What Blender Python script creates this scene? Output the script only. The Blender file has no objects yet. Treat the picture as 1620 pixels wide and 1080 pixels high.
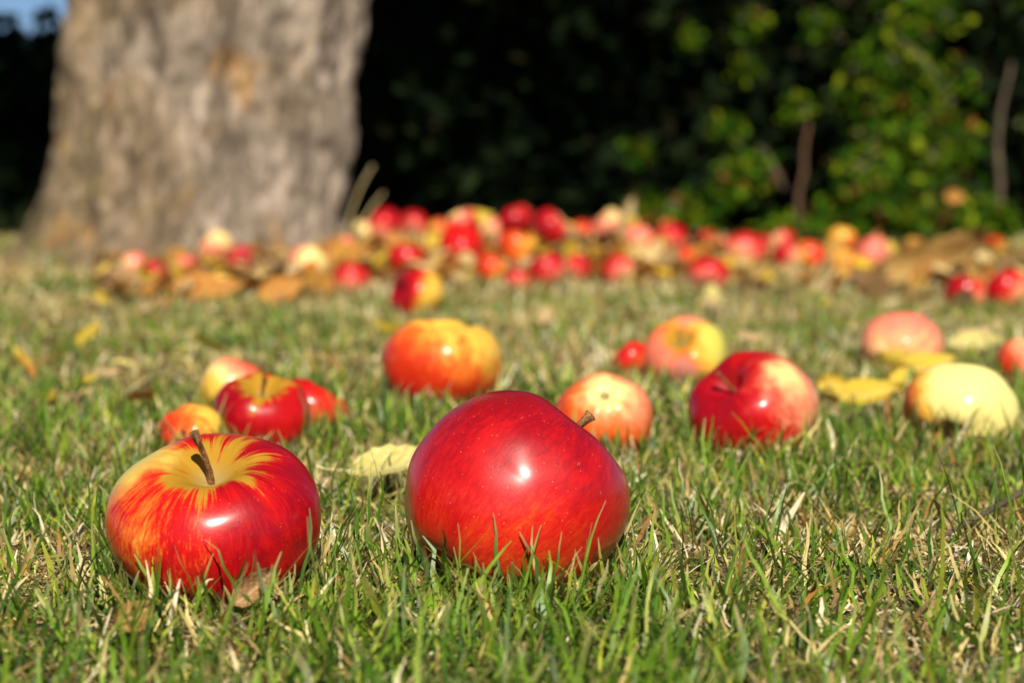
import bpy, math, random
import numpy as np
from mathutils import Vector, Quaternion, Matrix, noise as mnoise

R = math.radians
rng = np.random.default_rng(11)
random.seed(11)
scene = bpy.context.scene
col = scene.collection

# ------------------------------------------------------------------ camera
F = 3700.0                      # focal length in pixels of a 1620 px wide frame
CAM_H = 0.14
PITCH = math.atan(240.0 / F)
cam_data = bpy.data.cameras.new('camera')
cam_data.sensor_width = 36.0
cam_data.lens = 36.0 * F / 1620.0
cam_data.clip_start = 0.02
cam_data.clip_end = 2000
cam_data.dof.use_dof = True
cam_data.dof.focus_distance = 0.835
cam_data.dof.aperture_fstop = 12.0
cam_data.dof.aperture_blades = 9
cam = bpy.data.objects.new('camera', cam_data)
col.objects.link(cam)
cam.location = (0, 0, CAM_H)
cam.rotation_euler = (R(90) - PITCH, 0, 0)
scene.camera = cam

# ------------------------------------------------------------------ sky, sun, exposure
SUN_EL, SUN_AZ = R(39), R(5)     # the sun stands behind the camera, a little to the right
sun_dir = Vector((math.sin(SUN_AZ) * math.cos(SUN_EL), -math.cos(SUN_AZ) * math.cos(SUN_EL), math.sin(SUN_EL)))
world = bpy.data.worlds.new('World')
scene.world = world
world.use_nodes = True
wn = world.node_tree.nodes
sky = wn.new('ShaderNodeTexSky')
sky.sky_type = 'NISHITA'
sky.sun_disc = False
sky.sun_elevation = SUN_EL
sky.sun_rotation = math.pi - SUN_AZ
sky.air_density = 0.6
sky.dust_density = 0.0
sky.ozone_density = 5.0
wn['Background'].inputs['Strength'].default_value = 0.05
world.node_tree.links.new(sky.outputs[0], wn['Background'].inputs['Color'])
sd = bpy.data.lights.new('sun', 'SUN')
sd.energy = 5.0
sd.angle = R(0.53)
sd.color = (1.0, 0.925, 0.79)
sun = bpy.data.objects.new('sun', sd)
col.objects.link(sun)
sun.location = (2, -6, 6)
sun.rotation_euler = (-sun_dir).to_track_quat('-Z', 'Y').to_euler()
scene.view_settings.view_transform = 'Standard'
scene.view_settings.look = 'None'
scene.view_settings.exposure = 0.48
scene.view_settings.gamma = 1.0
scene.view_settings.use_curve_mapping = False
scene.render.engine = 'CYCLES'
scene.cycles.use_denoising = True
scene.cycles.max_bounces = 4
scene.cycles.diffuse_bounces = 2
scene.cycles.glossy_bounces = 2
scene.cycles.transmission_bounces = 2
scene.cycles.transparent_max_bounces = 4

# ------------------------------------------------------------------ helpers
cp, sp = math.cos(PITCH), math.sin(PITCH)


def ray(px, py):
    a, b = (px - 810.0) / F, (540.0 - py) / F
    return Vector((a, cp + b * sp, -sp + b * cp))


def ground_z(x, y):
    """gentle lie of the lawn (works for floats and arrays)"""
    return (0.030 * np.exp(-(((x + 0.12) / 0.55) ** 2 + ((y - 5.0) / 0.55) ** 2))
            + 0.006 * np.sin(x * 2.3 + 0.7) * np.sin(y * 1.7 + 0.4) * np.clip((y - 1.2) / 2, 0, 1)
            + 0.0022 * np.sin(x * 31 + 1.3 * np.sin(y * 17)) * np.sin(y * 27 + 0.5))


def on_ground(px, py):
    d = ray(px, py)
    z = 0.0
    for _ in range(6):
        t = (z - CAM_H) / d.z
        x, y = d.x * t, d.y * t
        z = float(ground_z(x, y))
    return Vector((x, y, z))


def at_depth(px, py, depth):
    """the point seen at that pixel, at that distance along the viewing axis"""
    d = ray(px, py)
    return Vector((0, 0, CAM_H)) + d * depth


def project(v):
    x, y, z = v[..., 0], v[..., 1], v[..., 2] - CAM_H
    dep = y * cp - z * sp
    up = y * sp + z * cp
    return 810 + F * x / dep, 540 - F * up / dep


def tag(o, label=None, cat=None, group=None, kind=None):
    if label: o['label'] = label
    if cat: o['category'] = cat
    if group: o['group'] = group
    if kind: o['kind'] = kind
    return o


def link(name, me, mat=None, parent=None):
    o = bpy.data.objects.new(name, me)
    col.objects.link(o)
    if mat is not None:
        if len(me.materials) == 0:
            me.materials.append(mat)
        elif me.materials[0] is not mat:
            o.material_slots[0].link = 'OBJECT'
            o.material_slots[0].material = mat
    if parent is not None:
        o.parent = parent
    return o


def empty(name, loc):
    o = bpy.data.objects.new(name, None)
    o.empty_display_size = 0.02
    col.objects.link(o)
    o.location = loc
    return o


def mesh_np(name, verts, quads=None, tris=None, smooth=True, color=None):
    """mesh from arrays: verts (n,3), quads (m,4), tris (k,3), point colours (n,3)"""
    me = bpy.data.meshes.new(name)
    verts = np.asarray(verts, np.float32).reshape(-1, 3)
    loops, starts, n = [], [], 0
    if quads is not None and len(quads):
        q = np.asarray(quads, np.int32)
        loops.append(q.ravel()); starts.append(np.arange(len(q)) * 4); n = len(q) * 4
    if tris is not None and len(tris):
        t = np.asarray(tris, np.int32)
        loops.append(t.ravel()); starts.append(n + np.arange(len(t)) * 3)
    loops = np.concatenate(loops).astype(np.int32); starts = np.concatenate(starts).astype(np.int32)
    me.vertices.add(len(verts)); me.vertices.foreach_set('co', verts.ravel())
    me.loops.add(len(loops)); me.loops.foreach_set('vertex_index', loops)
    me.polygons.add(len(starts)); me.polygons.foreach_set('loop_start', starts)
    me.update(calc_edges=True)
    me.polygons.foreach_set('use_smooth', np.full(len(starts), smooth))
    if color is not None:
        at = me.attributes.new('tint', 'FLOAT_COLOR', 'POINT')
        c = np.ones((len(verts), 4), np.float32); c[:, :3] = color
        at.data.foreach_set('color', c.ravel())
    me.validate()
    return me


def vnoise(p, seed=0):
    """vectorised value noise, p (n,2) or (n,3), result 0..1"""
    p = np.asarray(p, np.float64)
    i = np.floor(p).astype(np.int64); f = p - i; f = f * f * (3 - 2 * f)
    out = 0
    dim = p.shape[1]
    for c in range(2 ** dim):
        h = np.full(len(p), seed * 7919 + 13, np.int64); w = 1.0
        for k in range(dim):
            b = (c >> k) & 1
            h = (h * 1103515245 + (i[:, k] + b) * [374761393, 668265263, 2147483647][k]) & 0x7fffffff
            h = (h ^ (h >> 13)) * 1274126177 & 0x7fffffff
            w = w * (f[:, k] if b else 1 - f[:, k])
        out = out + w * ((h ^ (h >> 16)) % 65536) / 65535.0
    return out


def fbm(p, seed=0, octaves=4):
    s, a, t = 0, 1.0, 0
    for o in range(octaves):
        s = s + a * vnoise(np.asarray(p) * 2.0 ** o, seed + o); t += a; a *= 0.5
    return s / t


# ---- node shorthand
class NT:
    def __init__(self, name):
        self.m = bpy.data.materials.new(name)
        self.m.use_nodes = True
        self.t = self.m.node_tree
        self.n = self.t.nodes
        self.b = self.n['Principled BSDF']
        self.out = self.n['Material Output']

    def put(self, sock, v):
        if hasattr(v, 'is_output'):
            self.t.links.new(v, sock)
        elif isinstance(v, (tuple, list)) and sock.type == 'RGBA' and len(v) == 3:
            sock.default_value = (*v, 1)
        else:
            sock.default_value = v

    def math(self, op, a, b=0.0, c=None, clamp=False):
        n = self.n.new('ShaderNodeMath'); n.operation = op; n.use_clamp = clamp
        self.put(n.inputs[0], a); self.put(n.inputs[1], b)
        if c is not None: self.put(n.inputs[2], c)
        return n.outputs[0]

    def vmath(self, op, a, b=(0, 0, 0), scale=None):
        n = self.n.new('ShaderNodeVectorMath'); n.operation = op
        self.put(n.inputs[0], a)
        if scale is not None: self.put(n.inputs['Scale'], scale)
        else: self.put(n.inputs[1], b)
        return n.outputs['Value'] if op in ('DOT_PRODUCT', 'LENGTH', 'DISTANCE') else n.outputs[0]

    def noise(self, vec, scale, detail=3.0, rough=0.5, dist=0.0):
        n = self.n.new('ShaderNodeTexNoise')
        self.put(n.inputs['Vector'], vec)
        n.inputs['Scale'].default_value = scale; n.inputs['Detail'].default_value = detail
        n.inputs['Roughness'].default_value = rough; n.inputs['Distortion'].default_value = dist
        return n.outputs[0]

    def voronoi(self, vec, scale, out='Distance', rnd=1.0):
        n = self.n.new('ShaderNodeTexVoronoi'); n.inputs['Scale'].default_value = scale
        n.inputs['Randomness'].default_value = rnd
        self.put(n.inputs['Vector'], vec)
        return n.outputs[out]

    def mix(self, fac, a, b, mode='MIX'):
        n = self.n.new('ShaderNodeMix'); n.data_type = 'RGBA'; n.blend_type = mode
        self.put(n.inputs[0], fac); self.put(n.inputs[6], a); self.put(n.inputs[7], b)
        return n.outputs[2]

    def ramp(self, fac, stops):
        n = self.n.new('ShaderNodeValToRGB')
        e = n.color_ramp.elements
        while len(e) < len(stops): e.new(0.5)
        for k, (p, c) in enumerate(stops):
            e[k].position = p; e[k].color = (*c, 1) if len(c) == 3 else c
        self.put(n.inputs[0], fac)
        return n.outputs[0]

    def smooth(self, v, lo, hi, a=0.0, b=1.0):
        n = self.n.new('ShaderNodeMapRange'); n.interpolation_type = 'SMOOTHSTEP'
        self.put(n.inputs[0], v)
        n.inputs[1].default_value = lo; n.inputs[2].default_value = hi
        n.inputs[3].default_value = a; n.inputs[4].default_value = b
        return n.outputs[0]

    def bump(self, h, strength=0.3, dist=0.01):
        n = self.n.new('ShaderNodeBump'); n.inputs['Strength'].default_value = strength
        n.inputs['Distance'].default_value = dist
        self.put(n.inputs['Height'], h)
        self.t.links.new(n.outputs[0], self.b.inputs['Normal'])

    def coord(self, kind='Object'):
        return self.n.new('ShaderNodeTexCoord').outputs[kind]

    def scaled(self, v, s):
        return self.vmath('MULTIPLY', v, s)

    def set(self, **k):
        for a, v in k.items():
            self.put(self.b.inputs[a.replace('_', ' ')], v)
        return self


def tint_material(name, rough=0.6, translucent=0.3, spec=0.3, vary=0.25):
    """colour from the 'tint' attribute of each blade or leaf, light passing through"""
    t = NT(name)
    a = t.n.new('ShaderNodeAttribute'); a.attribute_name = 'tint'
    geo = t.n.new('ShaderNodeNewGeometry')
    nz = t.noise(t.coord('Object'), 160.0, 2.0)
    c = t.mix(vary, a.outputs['Color'], t.ramp(nz, [(0.3, (0.55, 0.5, 0.42)), (0.7, (1.4, 1.4, 1.35))]), 'MULTIPLY')
    t.set(Base_Color=c, Roughness=rough)
    t.b.inputs['Specular IOR Level'].default_value = spec
    tr = t.n.new('ShaderNodeBsdfTranslucent')
    t.t.links.new(c, tr.inputs['Color'])
    mx = t.n.new('ShaderNodeMixShader'); mx.inputs[0].default_value = translucent
    t.t.links.new(t.b.outputs[0], mx.inputs[1]); t.t.links.new(tr.outputs[0], mx.inputs[2])
    t.t.links.new(mx.outputs[0], t.out.inputs['Surface'])
    return t.m


# ------------------------------------------------------------------ ground
def build_ground():
    def axis(a, b, n, far, fn):
        mid = np.linspace(a, b, n)
        k = np.linspace(0, 1, fn + 1)[1:] ** 3
        return np.concatenate([(a - far * k)[::-1], mid, b + far * k])
    xs = axis(-2.6, 2.6, 150, 900, 10); ys = axis(0.2, 8.2, 260, 1200, 12)
    X, Y = np.meshgrid(xs, ys)
    Z = ground_z(X, Y)
    near = np.exp(-((X / 3) ** 2 + ((Y - 3) / 4) ** 2))
    p = np.stack([X.ravel() * 30, Y.ravel() * 30], 1)
    Z = Z + (vnoise(p, 3).reshape(X.shape) - 0.5) * 0.006 * near
    v = np.stack([X, Y, Z], -1).reshape(-1, 3)
    nx, ny = len(xs), len(ys)
    i = np.arange(ny - 1)[:, None] * nx + np.arange(nx - 1)[None]
    q = np.stack([i, i + 1, i + nx + 1, i + nx], -1).reshape(-1, 4)
    t = NT('lawn_soil')
    co = t.coord('Object')
    n1 = t.noise(co, 5.0, 5); n2 = t.noise(co, 90.0, 4, 0.7); n3 = t.noise(co, 0.6, 3)
    straw = t.ramp(n2, [(0.3, (0.018, 0.013, 0.007)), (0.5, (0.07, 0.055, 0.024)), (0.72, (0.20, 0.16, 0.08))])  # tones lowered to put the shade between blades into the soil
    green = t.ramp(n2, [(0.3, (0.02, 0.03, 0.008)), (0.6, (0.08, 0.11, 0.03)), (0.8, (0.17, 0.18, 0.07))])
    c = t.mix(t.smooth(n1, 0.42, 0.6), straw, green)
    c = t.mix(t.smooth(n3, 0.45, 0.65, 0.0, 0.4), c, (0.10, 0.09, 0.035))
    t.set(Base_Color=c, Roughness=0.95)
    t.bump(n2, 0.8, 0.006)
    o = link('ground', mesh_np('ground', v, q), t.m)
    tag(o, 'flat soil of the lawn under the thin grass', None, None, 'structure')


build_ground()

# ------------------------------------------------------------------ apple tree
trunk_base = on_ground(318, 405)
TX, TY = trunk_base.x + 0.022, 4.42


def bark_material():
    t = NT('bark')
    co = t.coord('Object')
    st = t.scaled(co, (1, 1, 0.45))
    n1 = t.noise(st, 14.0, 5, 0.6, 0.5)
    n2 = t.noise(st, 46.0, 4, 0.65)
    n3 = t.noise(co, 5.0, 3, 0.5)
    sx = t.n.new('ShaderNodeSeparateXYZ'); t.put(sx.inputs[0], co)
    c = t.ramp(n2, [(0.22, (0.06, 0.045, 0.03)), (0.45, (0.24, 0.19, 0.135)), (0.6, (0.36, 0.30, 0.235)), (0.78, (0.50, 0.45, 0.38))])
    grey = t.ramp(n2, [(0.25, (0.13, 0.11, 0.085)), (0.55, (0.40, 0.36, 0.33)), (0.8, (0.56, 0.52, 0.48))])
    side = t.math('ADD', t.math('MULTIPLY', sx.outputs[0], 1.5), t.math('MULTIPLY', t.math('SUBTRACT', n3, 0.5), 2.0))
    c = t.mix(t.smooth(side, -0.15, 0.3), c, grey)
    moss = t.math('ADD', t.math('MULTIPLY', sx.outputs[0], -0.9), t.math('MULTIPLY', n1, 1.0))
    c = t.mix(t.smooth(moss, 0.52, 0.8, 0, 0.6), c, (0.20, 0.165, 0.05))
    och = t.noise(t.vmath('ADD', co, (3.1, 1.7, 0.4)), 9.0, 3, 0.5)
    c = t.mix(t.smooth(och, 0.6, 0.68, 0, 0.7), c, (0.36, 0.22, 0.075))
    lich = t.noise(t.vmath('ADD', co, (7.1, 2.7, 5.4)), 16.0, 3, 0.5)
    c = t.mix(t.smooth(lich, 0.62, 0.7, 0, 0.6), c, (0.52, 0.48, 0.40))
    dk = t.noise(t.vmath('ADD', st, (1.1, 9.7, 2.4)), 10.0, 4, 0.6)
    c = t.mix(t.smooth(dk, 0.6, 0.72, 0, 0.7), c, (0.075, 0.05, 0.035))
    c = t.mix(1.0, c, (0.66, 0.59, 0.50), 'MULTIPLY')
    blot = t.noise(t.vmath('ADD', st, (2.1, 4.7, 8.4)), 19.0, 5, 0.7, 0.6)
    c = t.mix(1.0, c, t.ramp(blot, [(0.34, (0.34, 0.30, 0.25)), (0.5, (0.95, 0.92, 0.88)), (0.66, (1.75, 1.72, 1.7))]), 'MULTIPLY')
    t.set(Base_Color=c, Roughness=0.9)
    t.bump(n2, 1.0, 0.016)
    return t.m


bark = bark_material()


def tube(pts, radii, seg=10, wob=0.0, seed=0):
    """a tapered limb through the points, closed at both ends"""
    P = np.array([list(p) for p in pts], float); n = len(P)
    T = np.gradient(P, axis=0); T /= np.linalg.norm(T, axis=1)[:, None]
    ref = np.array([0.31, 0.77, 0.55]) if abs(T[0] @ np.array([0.31, 0.77, 0.55])) < 0.9 else np.array([1.0, 0, 0])
    v = []
    for k in range(n):
        a = np.cross(T[k], ref); a /= np.linalg.norm(a); b = np.cross(T[k], a)
        ph = np.linspace(0, 2 * math.pi, seg, endpoint=False)
        rr = np.full(seg, radii[k])
        if wob:
            rr = rr * (1 + wob * (vnoise(np.stack([np.cos(ph) * 2 + 9, np.sin(ph) * 2 + k * 0.7 + 5], 1), seed) - 0.5) * 2)
        v.append(P[k] + rr[:, None] * (np.cos(ph)[:, None] * a + np.sin(ph)[:, None] * b))
    v = np.concatenate(v)
    i = np.arange(n - 1)[:, None] * seg + np.arange(seg)[None]
    j = np.arange(n - 1)[:, None] * seg + (np.arange(seg)[None] + 1) % seg
    q = np.stack([i, i + seg, j + seg, j], -1).reshape(-1, 4)
    v = np.concatenate([v, P[:1], P[-1:]])
    k = np.arange(seg); e = (n - 1) * seg
    tr = np.concatenate([np.stack([k, (k + 1) % seg, np.full(seg, n * seg)], 1),
                         np.stack([e + (k + 1) % seg, e + k, np.full(seg, n * seg + 1)], 1)])
    return v, q, tr


def bezier(a, b, c, n):
    t = np.linspace(0, 1, n)[:, None]
    a, b, c = (np.array(list(p), float) for p in (a, b, c))
    return (1 - t) ** 2 * a + 2 * t * (1 - t) * b + t ** 2 * c


def leaf_cloud(pos, size, tints, flat=0.4, aspect=0.5, face=None, steep=1.0):
    """many small bent leaves: pos (n,3), size (n,), tints (n,3)"""
    n = len(pos)
    d = rng.normal(size=(n, 3)); d[:, 2] = (d[:, 2] - 0.2) * steep
    d /= np.linalg.norm(d, axis=1)[:, None]
    nr = rng.normal(size=(n, 3)); nr[:, 2] += flat * 2
    if face is not None: nr += face
    s = np.cross(d, nr); s /= np.linalg.norm(s, axis=1)[:, None] + 1e-9
    u = np.cross(s, d)
    L = size[:, None]; W = L * aspect
    bend = rng.uniform(-0.22, 0.1, (n, 1))
    v = np.empty((n, 6, 3))
    v[:, 0] = pos
    c1 = pos + d * L * 0.38 + u * L * 0.04; c2 = pos + d * L * 0.75 + u * L * bend * 0.5
    v[:, 1] = c1 - s * W * 0.5 + u * L * 0.05; v[:, 2] = c1 + s * W * 0.5 + u * L * 0.05
    v[:, 3] = c2 - s * W * 0.38 + u * L * 0.04; v[:, 4] = c2 + s * W * 0.38 + u * L * 0.04
    v[:, 5] = pos + d * L + u * L * bend
    b = np.arange(n)[:, None] * 6
    q = b + np.array([[1, 2, 4, 3]])
    t = np.concatenate([b + np.array([[0, 2, 1]]), b + np.array([[3, 4, 5]])])
    cc = np.repeat(tints, 6, axis=0)
    return v.reshape(-1, 3), q, t, cc


leaf_green = tint_material('hedge_leaf', 0.7, 0.35, 0.04)
leaf_dark = tint_material('evergreen_leaf', 0.85, 0.05, 0.05)


def build_tree():
    root = empty('apple_tree', (TX, TY, float(ground_z(TX, TY))))
    tag(root, 'thick old apple tree trunk with flaking grey brown bark behind the windfalls', 'tree')
    # trunk: local coordinates, flared and leaning slightly
    seg, nz = 220, 200
    zs = np.concatenate([np.linspace(-0.06, 0.75, 150), np.linspace(0.77, 1.75, 50)])
    ph = np.linspace(0, 2 * math.pi, seg, endpoint=False)
    PH, ZZ = np.meshgrid(ph, zs)
    k = TY / F
    # left and right outline measured from the photograph, metres from the axis
    zl = np.array([-0.06, 0.0, 0.05, 0.12, 0.2, 0.35, 0.5, 0.8, 1.75])
    left = np.array([0.41, 0.355, 0.315, 0.283, 0.264, 0.238, 0.208, 0.20, 0.22])
    right = np.array([0.31, 0.28, 0.275, 0.278, 0.284, 0.293, 0.302, 0.30, 0.30])
    l = np.interp(ZZ, zl, left); r = np.interp(ZZ, zl, right)
    cx = (r - l) / 2; rad = (r + l) / 2
    nrm = np.stack([np.cos(PH), np.sin(PH)], -1)
    flare = 0.045 * np.exp(-np.clip(ZZ, 0, 9) / 0.09) * (0.5 + 0.5 * np.cos(5 * PH + 0.8))
    p = np.stack([np.cos(PH) * 3.2, np.sin(PH) * 3.2, ZZ * 4.5], -1).reshape(-1, 3) + 20
    big = fbm(p, 5, 3).reshape(PH.shape) - 0.5
    p2 = np.stack([np.cos(PH) * 11, np.sin(PH) * 11, ZZ * 7.5], -1).reshape(-1, 3) + 40
    f2 = fbm(p2, 9, 4).reshape(PH.shape)
    ridg = np.abs(f2 - 0.5) * 2
    p3 = np.stack([np.cos(PH) * 30, np.sin(PH) * 30, ZZ * 32], -1).reshape(-1, 3) + 80
    f3 = vnoise(p3, 21).reshape(PH.shape) - 0.5
    rr = rad + flare + big * 0.075 + np.minimum(ridg, 0.3) * 0.042 + f3 * 0.012 - 0.012
    lobes = 0.012 * np.cos(3 * PH + 1.1) + 0.01 * np.cos(5 * PH + 2.6)
    rr = rr + lobes
    v = np.stack([cx + rr * nrm[..., 0], rr * nrm[..., 1], ZZ], -1).reshape(-1, 3)
    i = np.arange(nz - 1)[:, None] * seg + np.arange(seg)[None]
    j = np.arange(nz - 1)[:, None] * seg + (np.arange(seg)[None] + 1) % seg
    q = np.stack([i, j, j + seg, i + seg], -1).reshape(-1, 4)
    v = np.concatenate([v, [[0, 0, 1.9]]])
    e = (nz - 1) * seg; kk = np.arange(seg)
    t = np.stack([e + kk, e + (kk + 1) % seg, np.full(seg, nz * seg)], 1)
    link('trunk', mesh_np('trunk', v, q, t), bark, root)
    # limbs and crown
    C = np.array([0.15, 0.45, 3.85])
    ends = []
    for a, rad_, up in ((20, 1.5, 3.6), (95, 1.3, 3.9), (165, 1.7, 3.5), (235, 1.2, 4.4), (300, 1.1, 4.7), (60, 0.7, 5.0)):
        e_ = np.array([0.1 + rad_ * math.cos(R(a)), 0.4 + rad_ * math.sin(R(a)), up])
        m_ = np.array([0.45 * rad_ * math.cos(R(a)), 0.45 * rad_ * math.sin(R(a)), 2.1 + 0.15 * up])
        pts = bezier((0.1 * math.cos(R(a)), 0.1 * math.sin(R(a)), 1.6), m_, e_, 14)
        v, q, t = tube(pts, np.linspace(0.13, 0.03, 14), 12, 0.15, int(a))
        lb = link('limb', mesh_np('limb', v, q, t), bark, root)
        ends.append(pts)
        for b in range(3):
            s0 = pts[6 + 2 * b]
            dv = rng.normal(size=3); dv[2] = abs(dv[2]) * 0.5; dv /= np.linalg.norm(dv)
            pp = bezier(s0, s0 + dv * 0.4 + (0, 0, 0.1), s0 + dv * 0.9 + (0, 0, 0.1), 8)
            v, q, t = tube(pp, np.linspace(0.028, 0.008, 8), 7)
            link('branch', mesh_np('branch', v, q, t), bark, lb)
            ends.append(pp)
    # clusters of leaves spread through the crown's volume
    pos = []
    nclus = 190
    while len(pos) < nclus:
        p = rng.normal(size=3); p = p / np.linalg.norm(p) * rng.uniform(0.25, 1.0) ** 0.5
        q_ = C + p * np.array([2.25, 2.2, 1.9])
        # thinner towards the hedge on the right, where light comes through
        if q_[0] > 0.9 and rng.uniform() < 0.55: continue
        pos.append(q_)
    P = []
    for c in pos:
        m = int(rng.integers(75, 130))
        P.append(c + rng.normal(size=(m, 3)) * np.array([0.21, 0.21, 0.15]))
    P = np.concatenate(P)
    n = len(P)
    hue = rng.uniform(size=(n, 1))
    tint = np.array([0.045, 0.085, 0.018]) * (1 - hue) + np.array([0.10, 0.12, 0.025]) * hue
    tint[rng.uniform(size=n) < 0.06] = (0.24, 0.17, 0.03)
    v, q, t, cc = leaf_cloud(P, rng.uniform(0.055, 0.10, n), tint, 0.5, 0.58)
    link('crown', mesh_np('crown', v, q, t, True, cc), leaf_green, root)


build_tree()


# ------------------------------------------------------------------ hedge and bushes
def blob_points(n, centers, radii, shell=0.5):
    k = rng.integers(0, len(centers), n)
    p = rng.normal(size=(n, 3)); p /= np.linalg.norm(p, axis=1)[:, None]
    rr = rng.uniform(shell, 1, (n, 1)) ** 0.6
    return np.array(centers)[k] + p * rr * np.array(radii)[k]


def wood_mat(name, a, b):
    t = NT(name)
    n = t.noise(t.scaled(t.coord('Object'), (1, 1, 0.3)), 60, 4)
    t.set(Base_Color=t.ramp(n, [(0.3, a), (0.7, b)]), Roughness=0.85)
    t.bump(n, 0.4, 0.004)
    return t.m


twig_grey = wood_mat('grey_twig', (0.035, 0.025, 0.014), (0.12, 0.09, 0.05))
twig_brown = wood_mat('brown_stem', (0.045, 0.022, 0.011), (0.14, 0.065, 0.028))


def shrub(name, label, cat, base, cl, rad, n, size, tints, mat, stems, stem_mat, shell=0.3, group=None, face=None, zmin=0.01):
    root = empty(name, base)
    tag(root, label, cat, group)
    p = blob_points(n, cl, rad, shell)
    p = p[p[:, 2] > zmin]
    m = len(p)
    tt = np.array([c for c, _ in tints], float); w = np.array([w for _, w in tints], float)
    ki = rng.choice(len(tt), m, p=w / w.sum())
    tint = tt[ki] * rng.uniform(0.6, 1.35, (m, 1))
    v, q, t, cc = leaf_cloud(p, rng.uniform(size[0], size[1], m), tint, 0.3, 0.52, face)
    link('foliage', mesh_np('foliage', v, q, t, True, cc), mat, root)
    for pts, r0, r1 in stems:
        P = np.array(pts, float)
        if len(P) == 3:
            P = bezier(P[0], P[1], P[2], 16)
            P[1:] += np.cumsum(rng.normal(0, 1, (15, 3)), 0) * np.array([0.004, 0.004, 0.0]) * min(1.0, r0 * 60)
        v, q, t = tube(P, np.linspace(r0, r1, len(P)), 8, 0.12, 3)
        link('stem', mesh_np('stem', v, q, t), stem_mat, root)
    return root


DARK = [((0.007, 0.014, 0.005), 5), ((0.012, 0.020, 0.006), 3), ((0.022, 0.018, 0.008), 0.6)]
GREEN = [((0.022, 0.066, 0.004), 7), ((0.085, 0.17, 0.006), 4), ((0.22, 0.27, 0.012), 2.6), ((0.16, 0.07, 0.025), 0.5), ((0.26, 0.12, 0.02), 0.15), ((0.20, 0.18, 0.10), 0.4)]


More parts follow.
